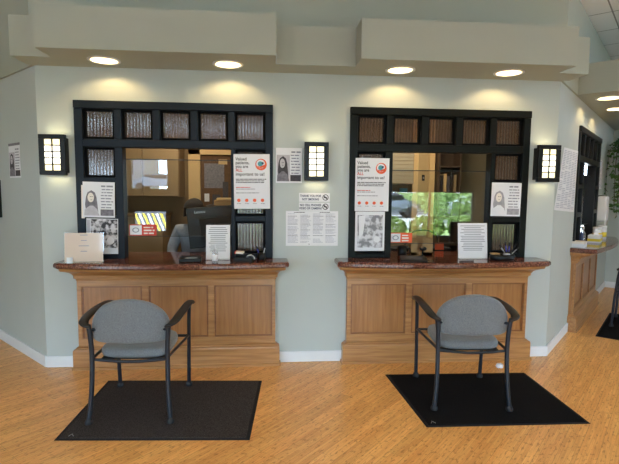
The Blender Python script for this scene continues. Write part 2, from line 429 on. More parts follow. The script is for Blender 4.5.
# ------------------------------------------------------------------ room shell
fl = MB().box(-7.2, 8.2, -3.3, 8.0, -.12, 0).build('floor', 'floor'); structure(fl)
ce = MB().box(-7.2, 8.2, -3.3, 8.0, H2, H2 + .1).build('ceiling', 'ceil'); structure(ce)
rf = MB().box(-7.4, 8.4, -4.2, 8.2, H2 + .12, H2 + .4).build('roof', 'roof'); structure(rf)
T = .12


def wall_with_holes(mb, m, L0, L1, z0, z1, holes, t=T, y0=0.0):
    # holes: (x0,x1,z0,z1) in wall coordinates
    xs = sorted({L0, L1} | {h[0] for h in holes} | {h[1] for h in holes})
    for a, b in zip(xs, xs[1:]):
        hz = sorted([(h[2], h[3]) for h in holes if h[0] <= a + 1e-6 and h[1] >= b - 1e-6])
        z = z0
        for c, d in hz:
            if c > z: mb.box(a, b, y0, y0 + t, z, c, m)
            z = d
        if z < z1: mb.box(a, b, y0, y0 + t, z, z1, m)
    return mb


o1, o2, o3 = 1.85 - 1.562, 1.85 + .68, 1.03
wall_front = structure(wall_with_holes(MB(), FM.mat(), 0, 4.38, 0, H1, [(o1, o1 + OP_W, .865, 2.197), (o2, o2 + OP_W, .865, 2.197)]).build('wall_front', 'wall'))
wall_right = structure(wall_with_holes(MB(), FR.mat(), 0, 4.05, 0, H1, [(o3, o3 + OP_W, .865, 2.197)]).build('wall_right', 'wall'))
wall_left = structure(MB().box(0, 4.0, -T, 0, 0, H1, FL.mat()).build('wall_left', 'wall'))
# upper band stands a little proud of the wall below it, as the photo shows by its thin shadow line
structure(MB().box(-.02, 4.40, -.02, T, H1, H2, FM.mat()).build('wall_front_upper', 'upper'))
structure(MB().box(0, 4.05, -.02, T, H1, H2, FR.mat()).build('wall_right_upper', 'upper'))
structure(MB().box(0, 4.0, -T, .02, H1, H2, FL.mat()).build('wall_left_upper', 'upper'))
FF = Frame(*FR.w(4.05, 0)[:2], 46.5 - 90)
structure(MB().box(-.1, 2.75, 0, T, 0, H2, FF.mat()).build('wall_far_right', 'wall'))
FG = Frame(*FL.w(4.0, 0)[:2], 135 + 90)
structure(MB().box(-.1, 2.9, -T, 0, 0, H2, FG.mat()).build('wall_far_left', 'wall'))
eastx = 7.2
structure(wall_with_holes(MB(), Matrix.Translation((eastx, 0, 0)) @ Matrix.Rotation(PI / 2, 4, 'Z'), -3.3, 5.3, 0, H2, [(a, b, c, d) for a, b, c, d in EAST_OPEN], t=-.2).build('wall_east', 'wall'))
structure(MB().box(-6.9, -6.75, -3.3, 5.2, 0, H2).build('wall_west', 'wall'))
# back wall of the lobby: cut on a grid because some openings sit above each other
bw = MB(); xs = sorted({-6.9, 7.4} | {h[0] for h in BACK_OPEN} | {h[1] for h in BACK_OPEN}); zs = sorted({0., H2} | {h[2] for h in BACK_OPEN} | {h[3] for h in BACK_OPEN})
for a, b in zip(xs, xs[1:]):
    for c, d in zip(zs, zs[1:]):
        mx_, mz_ = (a + b) / 2, (c + d) / 2
        if not any(h[0] < mx_ < h[1] and h[2] < mz_ < h[3] for h in BACK_OPEN): bw.box(a, b, -3.4, -3.2, c, d)
structure(bw.build('wall_back', 'lobbyback'))
for i, (a, b, c, d) in enumerate(BACK_OPEN):
    f = empty(f'window_{i + 4}', ((a + b) / 2, -3.3, c), 0, kind='structure')
    m = MB(); hw = (b - a) / 2
    m.box(-hw, hw, -.03, .03, 0, .04); m.box(-hw, hw, -.03, .03, d - c - .04, d - c)
    n = max(1, round((b - a) / 1.1))
    for k in range(n + 1):
        x = -hw + k * (b - a) / n; x = min(max(x, -hw + .02), hw - .02); m.box(x - .02, x + .02, -.03, .03, .04, d - c - .04)
    m.build('window_frame', 'mullion', f)

# baseboards (white, 0.095 high)
bb = MB()
for a, b in ((0, .245), (1.925, 2.505), (4.18, 4.392)): bb.box(a, b, -.014, 0, 0, .095, FM.mat())
structure(bb.build('baseboard_front', 'white', bevel=.004))
bb = MB().box(-.005, .98, -.014, 0, 0, .095, FR.mat()); bb.box(2.72, 4.05, -.014, 0, 0, .095, FR.mat())
structure(bb.build('baseboard_right', 'white', bevel=.004))
structure(MB().box(0, 4.0, 0, .014, 0, .095, FL.mat()).build('baseboard_left', 'white', bevel=.004))
structure(MB().box(0, 2.7, -.014, 0, 0, .095, FF.mat()).build('baseboard_far', 'white', bevel=.004))


# soffits with holes for the downlights
def cut(o, cyls):
    for (x, y) in cyls:
        c = MB().cyl((x, y, H1 - .1), (x, y, H1 + .075), .098, seg=40, smooth=True).build('cutter', 'can')
        md = o.modifiers.new('b', 'BOOLEAN'); md.object = c; md.operation = 'DIFFERENCE'; md.solver = 'EXACT'
        bpy.context.view_layer.update(); dg = bpy.context.evaluated_depsgraph_get()
        me = bpy.data.meshes.new_from_object(o.evaluated_get(dg)); o.modifiers.clear(); o.data = me
        bpy.data.objects.remove(c)


ST = 2.75
lights_main = [(-1.242, 3.742), (-.318, 3.743), (1.04, 3.75), (1.932, 3.73)]


def prism(pts, z0, z1):
    n = len(pts); m = MB(); vs = [(p[0], p[1], z0) for p in pts] + [(p[0], p[1], z1) for p in pts]
    return m.add(vs, [tuple(range(n))[::-1], tuple(range(n, 2 * n))] + [(i, (i + 1) % n, n + (i + 1) % n, n + i) for i in range(n)])


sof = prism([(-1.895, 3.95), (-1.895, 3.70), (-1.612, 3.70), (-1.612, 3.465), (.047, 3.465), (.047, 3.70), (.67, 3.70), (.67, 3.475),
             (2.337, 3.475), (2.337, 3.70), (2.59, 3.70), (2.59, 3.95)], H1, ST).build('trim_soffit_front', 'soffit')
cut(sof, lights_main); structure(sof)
lights_right = [FR.w(1.08, -.24)[:2], FR.w(1.85, -.24)[:2]]
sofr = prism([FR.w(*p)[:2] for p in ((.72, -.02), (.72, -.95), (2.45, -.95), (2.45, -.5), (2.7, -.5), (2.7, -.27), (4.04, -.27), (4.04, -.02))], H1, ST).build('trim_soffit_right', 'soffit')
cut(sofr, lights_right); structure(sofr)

# ------------------------------------------------------------------ downlights
def downlight(x, y, label, scale=1.0):
    t = empty('recessed_downlight', (x, y, H1), 0, label, 'ceiling light', 'recessed downlights in the soffits')
    m = MB(); seg = 40
    prof = [(.098, 0.0), (.118, 0.0), (.118, -.006), (.094, -.006), (.094, 0.0)]
    vs = []
    for r, z in prof:
        for k in range(seg): vs.append((math.cos(2 * PI * k / seg) * r, math.sin(2 * PI * k / seg) * r, z - .0005))
    m.add(vs, [(i * seg + k, i * seg + (k + 1) % seg, (i + 1) * seg + (k + 1) % seg, (i + 1) * seg + k) for i in range(4) for k in range(seg)], True)
    m.build('trim_ring', 'white', t)
    m = MB().cyl((0, 0, 0), (0, 0, .070), .0955, .085, seg=40, caps=False); m.build('reflector', 'can', t)
    MB().cyl((0, 0, .066), (0, 0, .072), .084, seg=32).build('lens', 'lens', t)
    l = bpy.data.lights.new('downlight_lamp', 'SPOT'); l.energy = DOWN * scale; l.color = (1.0, .68, .30); l.spot_size = math.radians(165); l.spot_blend = .2; l.shadow_soft_size = .018
    lo = bpy.data.objects.new('downlight_lamp', l); COL.objects.link(lo); lo.parent = t; lo.location = (0, 0, .052)
    return t


downlight(*lights_main[0], 'round recessed downlight, outer one above the left service window')
downlight(*lights_main[1], 'round recessed downlight above the poster side of the left service window')
downlight(*lights_main[2], 'round recessed downlight, inner one above the right service window')
downlight(*lights_main[3], 'round recessed downlight above the right end of the right service window')
downlight(*lights_right[0], 'nearer recessed downlight in the soffit along the angled right wall')
downlight(*lights_right[1], 'farther recessed downlight in the soffit along the angled right wall')


# fill lights built as troffers, added unseen behind the camera to brighten the lobby
def troffer(x, y):
    t = empty('added_troffer', (x, y, H2), math.radians(46.5), 'added fill light shaped as a flat white ceiling troffer, unseen above the lobby', 'ceiling light', 'added lobby fill lights')
    m = MB(); m.box(-.6, .6, -.3, -.28, -.02, 0); m.box(-.6, .6, .28, .3, -.02, 0); m.box(-.6, -.58, -.28, .28, -.02, 0); m.box(.58, .6, -.28, .28, -.02, 0)
    m.build('fill_frame', 'white', t); MB().box(-.58, .58, -.28, .28, -.012, -.002).build('diffuser', 'panel_light', t)
    l = bpy.data.lights.new('fill_lamp', 'AREA'); l.shape = 'RECTANGLE'; l.size = 1.1; l.size_y = .5; l.energy = PANEL; l.color = (1, .97, .93)
    lo = bpy.data.objects.new('fill_lamp', l); COL.objects.link(lo); lo.parent = t; lo.location = (0, 0, -.025)


for p in ((-1.6, -1.0), (2.2, -.6), (4.9, 1.4)): troffer(*p)


# ------------------------------------------------------------------ text helpers (facing -y of the parent)
LETTERS = []


def lettering(body, size, x, y, z, parent, m='ink', align='LEFT', sx=1.0, name='lettering', bold=0.0):
    c = bpy.data.curves.new(name, 'FONT'); c.body = body; c.size = size; c.align_x = align; c.extrude = .0003; c.offset = bold
    o = bpy.data.objects.new(name, c); COL.objects.link(o); c.materials.append(M[m]); o.parent = parent
    o.location = (x, y, z); o.rotation_euler = (PI / 2, 0, 0); o.scale = (sx, 1, 1)
    LETTERS.append(o); return o


def lines(parent, rows, y, m='inkgrey', name='printed_text', seed=1):
    # rows: (x0, x1, z, height): each a row of word-like dashes
    rnd = random.Random(seed); mb = MB()
    for x0, x1, z, h in rows:
        x = x0
        while x < x1 - h:
            wl = min(rnd.uniform(1.5, 6) * h, x1 - x); mb.box(x, x + wl, y - .0008, y, z, z + h); x += wl + h * .7
    return mb.build(name, m, parent)


def sheet(name, F, x0, x1, z0, z1, y, label, cat, m='paper', tilt=0.0, group=None, t=.0015):
    """flat sheet: parent mesh in its own frame, origin at its bottom left corner"""
    o = MB().box(0, x1 - x0, 0, t, 0, z1 - z0).build(name, m)
    o.location = F.w(x0, y, z0); o.rotation_euler = (0, tilt, F.a)
    return tag(o, label, cat, group)


def flyer_art(o, w, h, mirror=False, dark=1):
    """black-and-white notice: portrait on the left, column of text on the right, dark box bottom right"""
    y = -.0006
    pd, pm, pp = {1: ('printdark', 'printgrey', 'printpale'), 2: ('printgrey', 'printpale', 'paper'), 0: ('printfade', 'paper', 'paper')}[dark]
    MB().box(.03 * w, .53 * w, -.0006, 0, .04 * h, .80 * h).build('photo_print', pp, o)
    cx, cz = .27 * w, .52 * h
    MB().poly([(cx - .17 * w, .16 * h), (cx - .20 * w, .36 * h), (cx - .17 * w, .58 * h), (cx - .12 * w, .70 * h), (cx, .765 * h), (cx + .11 * w, .70 * h), (cx + .16 * w, .56 * h), (cx + .19 * w, .34 * h), (cx + .21 * w, .14 * h)], -.0012, .0006).build('printed_hair', pd, o)
    MB().disc(cx - .005, .56 * h, .10 * w, -.0018, .0006, 20, .135 * h).build('printed_face', 'printpale' if dark == 1 else 'paperwarm', o)
    MB().poly([(.04 * w, .05 * h), (.06 * w, .22 * h), (cx - .05 * w, .33 * h), (cx + .05 * w, .33 * h), (.44 * w, .24 * h), (.52 * w, .05 * h)], -.0018, .0006).build('printed_shoulders', pm, o)
    m = MB()
    m.box(cx - .05 * w, cx - .015 * w, -.0022, -.0018, .575 * h, .59 * h); m.box(cx + .005 * w, cx + .04 * w, -.0022, -.0018, .575 * h, .59 * h); m.box(cx - .03 * w, cx + .02 * w, -.0022, -.0018, .49 * h, .50 * h)
    m.build('printed_features', 'ink', o)
    rows = [(.56 * w + random.uniform(0, .05) * w, .95 * w - random.uniform(0, .06) * w, h * (.86 - .085 * k), h * (.03 if k != 0 else .045)) for k in range(8)]
    lines(o, rows, 0, 'inkgrey', seed=3)
    MB().box(.55 * w, .96 * w, -.0006, 0, .05 * h, .23 * h).build('dark_text_box', pd, o)


def values_poster(F, x0, x1, z0, z1, y, label, tilt=0, crumpled=False):
    o = sheet('poster', F, x0, x1, z0, z1, y, label, 'poster', 'paper', tilt, None); w = x1 - x0; h = z1 - z0; e = -.0008
    for i, (s, m) in enumerate((('Valued', 'ink'), ('patients,', 'ink'), ('you are', 'ink'), ('ALL', 'red'))):
        lettering(s, h * .078, .055 * w, e, h * (.885 - .068 * i), o, m, sx=.95, bold=.0006)
    lettering('important to us!', h * .078, .055 * w, e, h * .61, o, 'ink', sx=1.02, bold=.0006)
    # round emblem: orange ring, hand and globe
    m = MB(); cx, cz, R = .76 * w, .81 * h, .16 * w; n = 32
    for k in range(n):
        a0, a1 = 2 * PI * k / n + .4, 2 * PI * (k + .98) / n + .4; th = .006 + .012 * (.5 + .5 * math.cos(a0 - 5.2))
        m.poly([(cx + math.cos(a) * r, cz + math.sin(a) * r) for a, r in ((a0, R - th), (a0, R), (a1, R), (a1, R - th))], e, .0006)
    m.build('emblem_ring', 'orange', o)
    MB().disc(cx - .02 * w, cz + .012 * h, R * .45, e, .0006).build('emblem_globe', 'teal', o)
    MB().disc(cx + .045 * w, cz + .025 * h, R * .2, e - .0004, .0006).build('emblem_dot', 'blueink', o)
    MB().poly([(cx - R * .75, cz - R * .2), (cx - R * .2, cz - R * .38), (cx + R * .75, cz + R * .05), (cx + R * .6, cz - R * .35), (cx, cz - R * .62), (cx - R * .5, cz - R * .5)], e - .0004, .0006).build('emblem_hand', 'orange', o)
    lines(o, [(.06 * w, .9 * w, .535 * h, .014 * h), (.06 * w, .86 * w, .505 * h, .014 * h), (.06 * w, .84 * w, .475 * h, .014 * h)], 0, 'ink', seed=5)
    lines(o, [(.06 * w, .45 * w, .385 * h, .014 * h)], 0, 'red', seed=6)
    lines(o, [(.06 * w, .6 * w, .355 * h, .014 * h), (.06 * w, .7 * w, .285 * h, .014 * h)], 0, 'inkgrey', seed=7)
    for k in range(4): MB().disc(w * (.13 + .22 * k), h * .155, w * .048, e, .0006).build('round_icon', 'orange', o)
    lines(o, [(w * (.08 + .22 * k), w * (.19 + .22 * k), .09 * h, .010 * h) for k in range(4)], 0, 'inkgrey', seed=8)
    return o


# ------------------------------------------------------------------ service windows
TOPX = [(.065, .312), (.370, .616), (.675, .920), (.977, 1.225), (1.278, 1.530)]
SIDEZ = [(.955, 1.23), (1.275, 1.54), (1.585, 1.83)]
SW = 1.592


def service_window(n, F, fm, shield, label_posts):
    root = empty(f'window_{n}', F.w(0, 0, .915), F.a, kind='structure')
    Z = .915
    fr = MB(); y0, y1 = -.018, .085
    def bar(x0, x1, z0, z1, a=y0, b=y1): fr.box(x0, x1, a, b, z0 - Z, z1 - Z)
    zt = 2.197
    bar(0, SW, 2.135, zt, -.026); bar(0, TOPX[0][0], Z, 2.135); bar(TOPX[4][1], SW, Z, 2.135)
    bar(TOPX[0][0], TOPX[4][1], 1.83, 1.893)
    for k in range(4): bar(TOPX[k][1], TOPX[k + 1][0], 1.893, 2.135)
    bar(TOPX[0][1], .372, Z, 1.83); bar(1.245, TOPX[4][0], Z, 1.83)
    for (xa, xb) in (TOPX[0], TOPX[4]):
        bar(xa, xb, Z, SIDEZ[0][0]); bar(xa, xb, SIDEZ[0][1], SIDEZ[1][0]); bar(xa, xb, SIDEZ[1][1], SIDEZ[2][0])
    fr.build('window_frame', fm, root, bevel=.004)
    cells = [(a, b, 1.893, 2.135) for a, b in TOPX] + [(a, b, c, d) for a, b in (TOPX[0], TOPX[4]) for c, d in SIDEZ]
    for (a, b, c, d) in cells:
        s = MB(); t = .020
        for q in ((a, a + t, c, d), (b - t, b, c, d), (a + t, b - t, c, c + t), (a + t, b - t, d - t, d)): s.box(q[0], q[1], .012, .045, q[2] - Z, q[3] - Z)
        g = MB().box(a, b, .028, .034, c - Z, d - Z).build('reeded_pane', 'reed', root)
        s.build('glazing_bead', 'stop', g)
    sx0, sx1, sz0, sz1 = shield
    g = MB().box(sx0, sx1, .045, .051, sz0 - Z, sz1 - Z).build('clear_shield', 'shield', root)
    e = MB().box(sx0, sx1, .044, .052, sz1 - Z, sz1 - Z + .007); e.box(sx0, sx1, .044, .052, sz0 - Z - .004, sz0 - Z)
    e.build('shield_edge', 'shieldedge', g)
    return root


service_window(1, W1, 'frame1', (.372, 1.245, 1.10, 1.735), 0)
service_window(2, W2, 'frame2', (.372, 1.245, 1.035, 1.672), 0)
service_window(3, W3, 'black', (.372, 1.245, 1.10, 1.70), 0)


# ------------------------------------------------------------------ counters
def u_ring(x0, x1, side, d_end, d_mid, z, yb=0.0, cham=.02, n=22):
    """U-shaped outline round the front of a counter at height z; d = how far it stands out from the wall"""
    pts = [(x0 - side, yb, z), (x0 - side, -(d_end - cham), z), (x0 - side + cham, -d_end, z)]
    a, b = x0 - side + cham, x1 + side - cham
    for k in range(1, n):
        t = k / n; pts.append((a + (b - a) * t, -(d_end + (d_mid - d_end) * 4 * t * (1 - t)), z))
    pts += [(b, -d_end, z), (x1 + side, -(d_end - cham), z), (x1 + side, yb, z)]
    return pts


def loft(mb, rings, close_top=True, close_bot=True, smooth=False):
    n = len(rings[0]); vs = [p for r in rings for p in r]; fs = []
    for i in range(len(rings) - 1):
        for k in range(n): fs.append((i * n + k, i * n + (k + 1) % n, (i + 1) * n + (k + 1) % n, (i + 1) * n + k))
    if close_bot: fs.append(tuple(range(n))[::-1])
    if close_top: fs.append(tuple(range((len(rings) - 1) * n, len(rings) * n)))
    return mb.add(vs, fs, smooth)


def counter(F, label, top_label):
    c = empty('reception_counter', F.w(.8, 0, 0), F.a, label, 'counter', 'wooden reception counters')
    X0, X1 = -.79 - .02, .79 + .025     # body, measured from the middle
    MB().box(X0, X1, -.028, 0, .185, .76).build('carcass', 'woodz', c)
    rl = MB(); px = [(X0 + .035 + k * .539, X0 + .035 + k * .539 + .485) for k in range(3)]
    z0, z1 = .25, .692
    rl.box(X0, X1, -.05, -.028, z1, .76); rl.box(X0, X1, -.05, -.028, .185, z0)
    xx = [X0] + [v for p in px for v in p] + [X1]
    for a, b in zip(xx[0::2], xx[1::2]): rl.box(a, b, -.05, -.028, z0, z1)
    rl.build('rails', 'woodx', c, bevel=.002)
    for a, b in px:
        p = MB().box(a + .012, b - .012, -.034, -.028, z0 + .012, z1 - .012).build('recessed_panel', 'woodz', c)
        g = MB(); t = .012
        for q in ((a, a + t, z0, z1), (b - t, b, z0, z1), (a + t, b - t, z0, z0 + t), (a + t, b - t, z1 - t, z1)): g.box(q[0], q[1], -.042, -.028, q[2], q[3])
        g.build('panel_moulding', 'wooddark', p)
    pl = MB()
    prof = [(.098, 0.0), (.098, .018), (.088, .024), (.088, .155), (.084, .166), (.07, .172), (.066, .180), (.052, .186)]
    loft(pl, [u_ring(X0, X1, d - .052, d, d, z, 0, .004, 4) for d, z in prof]); pl.build('plinth', 'woodx', c)
    co = MB()
    prof = [(.052, .74, 0), (.060, .742, 0), (.062, .757, 0), (.078, .762, .02), (.080, .785, .05), (.086, .79, .08), (.094, .803, .2), (.115, .818, .4), (.150, .832, .7), (.176, .838, .9), (.180, .842, .95), (.186, .865, 1)]
    loft(co, [u_ring(X0, X1, (d - .052) * .64, d, d + .075 * w, z, 0, .012) for d, z, w in prof]); co.build('cornice', 'woodx', c)
    # stone top: a separate slab
    s = MB(); prof = [(.222, .8655), (.236, .870), (.243, .880), (.243, .900), (.236, .911), (.226, .915)]
    loft(s, [u_ring(X0, X1, (d - .243) + .108, d, d + .09, z, 0, .035) for d, z in prof])
    s.box(-.79, .79, 0, .42, .8665, .9149)
    o = s.build('countertop', 'granite'); o.location = F.w(.8, 0, 0); o.rotation_euler = (0, 0, F.a)
    tag(o, top_label, 'countertop', 'polished stone countertops')
    return c


counter(W1, 'wooden panelled reception counter under the left service window', 'red-brown polished stone countertop of the left service window')
counter(W2, 'wooden panelled reception counter under the right service window, behind the chair on the black mat', 'red-brown polished stone countertop of the right service window')
counter(W3, 'wooden reception counter on the angled wall at the far right', 'stone countertop with white boxes and bottles at the far right')


# ------------------------------------------------------------------ wall sconces
def sconce(F, x, z, label, warm=1.0):
    t = empty('wall_sconce', F.w(x, 0, z), F.a, label, 'wall lamp', 'black lantern sconces')
    MB().box(-.085, .085, -.075, -.001, .02, .295).build('back_box', 'black', t, bevel=.003)
    w, h = .100, .316
    y0, y1 = -.112, -.075
    fr = MB(); fr.box(-w, w, y0, y1, 0, .036); fr.box(-w, w, y0, y1, h - .036, h); fr.box(-w, -w + .04, y0, y1, .036, h - .036); fr.box(w - .04, w, y0, y1, .036, h - .036)
    fr.build('front_frame', 'black', t, bevel=.003)
    g = MB(); gx = w - .04
    g.box(-.004, .004, y0 + .002, y0 + .012, .036, h - .036)
    zz = [.036 + (h - .072) * k / 5 for k in range(1, 5)]
    for z_ in zz: g.box(-gx, gx, y0 + .002, y0 + .012, z_ - .004, z_ + .004)
    g.build('grille', 'black', t)
    MB().box(-gx, gx, y0 + .014, y0 + .02, zz[0], zz[3]).build('lit_glass', 'lampglass', t)
    MB().box(-gx, gx, y0 + .014, y0 + .02, .036, zz[0]).build('lit_glass', 'lampcream', t); MB().box(-gx, gx, y0 + .014, y0 + .02, zz[3], h - .036).build('lit_glass', 'lampcream', t)
    for zl, rx in ((h + .004, PI), (-.004, 0)):
        l = bpy.data.lights.new('sconce_lamp', 'AREA'); l.shape = 'RECTANGLE'; l.size = .15; l.size_y = .03; l.energy = .16 * warm; l.color = (1, .80, .42)
        lo = bpy.data.objects.new('sconce_lamp', l); COL.objects.link(lo); lo.parent = t
        lo.location = (0, -.05, zl - (.0 if zl > 0 else 0)); lo.rotation_euler = (rx, 0, 0)
    return t


sconce(W1, -.135, 1.598, 'black lantern wall sconce at the left corner of the front wall')
sconce(W1, 1.95, 1.575, 'black lantern wall sconce between the two service windows')
sconce(W2, 1.72, 1.585, 'black lantern wall sconce at the right corner of the front wall')

# ------------------------------------------------------------------ posters and notices
PY = -.024
X = lambda xw: xw + 1.562         # world x on the main wall to left window frame
Q = lambda xw: xw - .68           # the same for the right window
o = sheet('flyer', W1, X(-1.512), X(-1.26), 1.262, 1.55, PY, 'black and white flyer with a woman portrait in the left window side panes', 'flyer', tilt=.02)
o2 = MB().box(-.012, .012, .002, .0035, -.01, .26).build('sheet_behind', 'paperwarm', o); flyer_art(o, .252, .288, dark=2)
o = sheet('flyer', W1, X(-1.492), X(-1.242), .962, 1.252, PY, 'dark photo collage flyer below the portrait flyer in the left window', 'flyer', tilt=.02)
MB().box(.035, .245, -.0006, 0, .05, .285).build('collage_print', 'collage', o)
MB().box(.004, .03, -.0006, 0, .04, .28).build('grey_margin', 'printpale', o); MB().disc(.19, .11, .03, -.0014).build('round_print', 'paper', o)
values_poster(W1, X(-.291), X(.007), 1.336, 1.789, PY - .004, 'white poster with orange round emblem on the left window, right side', tilt=-.01)
values_poster(W2, Q(.728), Q(1.020), 1.322, 1.772, PY - .004, 'white poster with orange round emblem on the right window, left side', tilt=.0)
o = sheet('flyer', W2, Q(.735), Q(.992), .978, 1.318, PY, 'pale grey photo collage flyer below the emblem poster on the right window', 'flyer')
MB().box(.02, .24, -.0006, 0, .03, .31).build('collage_print', 'collage2', o); MB().disc(.19, .1, .028, -.0014).build('round_print', 'paper', o)
MB().poly([(.03, .30), (.09, .31), (.07, .15), (.035, .1)], -.0012, .0006).build('pale_print', 'paper', o)
o = sheet('flyer', W2, Q(1.935), Q(2.205), 1.285, 1.578, PY, 'pale flyer with a faded woman portrait in the right window side panes', 'flyer', tilt=.01); flyer_art(o, .27, .293, dark=0)
o = sheet('flyer', W1, X(.056), X(.275), 1.556, 1.848, -.004, 'grey portrait flyer on the wall left of the middle sconce', 'flyer'); flyer_art(o, .219, .292)
# two small signs and the big notice
for k, (z0, z1, l1, l2, lab) in enumerate(((1.398, 1.473, 'THANK YOU FOR', 'NOT SMOKING', 'upper small white no-smoking sign on the wall below the middle sconce'),
                                           (1.322, 1.392, 'NO CELL PHONES', 'VIDEO OR CAMERAS', 'lower small white prohibition sign just above the large notice'))):
    o = sheet('wall_sign', W1, X(.252), X(.516), z0, z1, -.004, lab, 'sign'); h = z1 - z0
    lettering(l1, .026, .098, -.001, h * .56, o, 'blueink', 'CENTER', sx=.86, bold=.0007); lettering(l2, .026, .098, -.001, h * .17, o, 'blueink', 'CENTER', sx=.80, bold=.0007)
    m = MB(); n = 28; cx, cz, R = .226, h / 2, .026
    for i in range(n):
        a0, a1 = 2 * PI * i / n, 2 * PI * (i + 1) / n
        m.poly([(cx + math.cos(a) * r, cz + math.sin(a) * r) for a, r in ((a0, R - .006), (a0, R), (a1, R), (a1, R - .006))], -.0008, .0006)
    m.poly([(cx - .019, cz + .013), (cx - .013, cz + .019), (cx + .019, cz - .013), (cx + .013, cz - .019)], -.0008, .0006); m.build('prohibition_ring', 'ink', o)
    m = MB().box(cx - .014, cx + .012, -.0008, 0, cz - .005, cz + .004); m.build('pictogram', 'ink', o)
o = sheet('notice_sheet', W1, X(.141), X(.589), 1.021, 1.319, -.004, 'wide white notice with four columns of small print between the windows', 'notice')
rows = []
for c in range(4):
    for r in range(26):
        if random.random() < .93: rows.append((.016 + c * .108, .016 + c * .108 + random.uniform(.055, .094), .272 - r * .0098, .0042))
lines(o, rows, 0, 'inklight', seed=11)
lines(o, [(.016 + c * .108, .10 + c * .108, .272 - r * .0098, .0046) for c in range(4) for r in (2, 9, 14, 19)], -.0006, 'inkgrey', seed=12, name='heading_text')
lines(o, [(.07, .16, .284, .005), (.29, .38, .284, .005)], 0, 'ink', seed=13, name='title_text'); MB().disc(.2, .014, .004, -.0008).build('pin_mark', 'ink', o)
# left angled wall
FLr = Frame(*FL.w(.66, 0)[:2], -45)     # x runs towards the corner, faces the room
o = sheet('flyer', FLr, 0, .27, 1.583, 1.86, -.004, 'small portrait flyer pinned on the dim angled wall at far left', 'flyer'); flyer_art(o, .27, .277)
MB().box(0, .27, -.001, .001, .279, .30).build('grey_top_strip', 'printgrey', o)
FLp = Frame(*FL.w(1.42, 0)[:2], -45)
pf = empty('picture_frame', FLp.w(0, 0, 1.215), FLp.a, 'dark framed picture cut off by the left edge of the photo', 'picture')
m = MB(); m.box(0, .5, -.025, -.001, 0, .02); m.box(0, .5, -.025, -.001, .33, .35); m.box(0, .02, -.025, -.001, .02, .33); m.box(.48, .5, -.025, -.001, .02, .33)
m.build('frame', 'black', pf); MB().box(.02, .48, -.012, -.002, .02, .33).build('picture', 'paperwarm', pf)

# right angled wall: skewed list poster, far narrow poster
mb = MB(); quad = [(.29, 1.915), (1.01, 1.93), (.96, 1.29), (-.01, 1.34)]
mb.add([(p[0], -.006, p[1]) for i, p in enumerate(quad)] + [(p[0], -.0045, p[1]) for i, p in enumerate(quad)],
       [(0, 1, 2, 3), (7, 6, 5, 4), (0, 4, 5, 1), (1, 5, 6, 2), (2, 6, 7, 3), (3, 7, 4, 0)])
o = mb.build('list_poster', 'paper'); o.location = FR.w(0, 0, 0); o.rotation_euler = (0, 0, FR.a)
tag(o, 'large skewed white sheet full of small print on the angled right wall', 'poster')
mb = MB()
for r in range(34):
    t = (r + 1.5) / 36.5
    for c in range(5):
        u0 = .04 + c * .19; u1 = u0 + random.uniform(.13, .18)
        if random.random() < .12: continue
        P = lambda u, v: (Vector(quad[0]).lerp(Vector(quad[1]), u)).lerp(Vector(quad[3]).lerp(Vector(quad[2]), u), v)
        a, b, c2, d = P(u0, t), P(u1, t), P(u1, t + .012), P(u0, t + .012)
        yy = lambda u, v: -.0068 + .003 * (1 - u)
        mb.add([(q_[0], -.0068, q_[1]) for q_ in (a, b, c2, d)], [(0, 1, 2, 3)])
mb.build('printed_text', 'inklight', o)
o = sheet('narrow_poster', FR, 2.72, 2.98, 1.55, 1.93, -.004, 'narrow white sheet with columns of print beside the far right window', 'poster')
lines(o, [(.02 + c * .085, .085 + c * .085, .36 - r * .017, .008) for c in range(3) for r in range(21)], 0, 'inkgrey', seed=15)


# stickers on the shields
def sticker(F, x0, x1, z0, z1, m, label):
    o = sheet('window_sticker', F, x0, x1, z0, z1, .0415, label, 'sticker', m); w = x1 - x0; h = z1 - z0
    MB().box(.006, w * .46, -.0006, 0, .007, h - .007).build('white_panel', 'paper', o)
    mb = MB(); n = 24; cx, cz = w * .24, h * .5
    for i in range(n):
        a0, a1 = 2 * PI * i / n, 2 * PI * (i + 1) / n
        mb.poly([(cx + math.cos(a) * r, cz + math.sin(a) * r * .75) for a, r in ((a0, .020), (a0, .028), (a1, .028), (a1, .020))], -.0012, .0006)
    mb.build('printed_ring', 'inkgrey', o)
    lines(o, [(w * .53, w * .88, h * .68, .010), (w * .53, w * .93, h * .40, .013), (w * .53, w * .9, h * .14, .012)], 0, 'paperwarm', seed=20)
    return o


sticker(W1, X(-1.168), X(-.945), 1.104, 1.197, 'red', 'red and white sticker on the glass of the left service window')
sticker(W2, Q(1.062), Q(1.258), 1.042, 1.13, 'orange', 'orange and white sticker on the glass of the right service window')


# ------------------------------------------------------------------ chairs
def superoval(n, hw, zt, zb, zc, hw_pow_t=2.3, zb_corner=.0):
    pts = []
    for k in range(n):
        t = 2 * PI * k / n; c, s = math.cos(t), math.sin(t)
        if s >= 0: x = hw * math.copysign(abs(c) ** (2 / 2.15), c); z = zc + (zt - zc) * abs(s) ** (2 / 2.15)
        else: x = hw * math.copysign(abs(c) ** (2 / 7.5), c); z = zc - (zc - zb) * abs(s) ** (2 / 4.2)
        pts.append((x, z))
    return pts


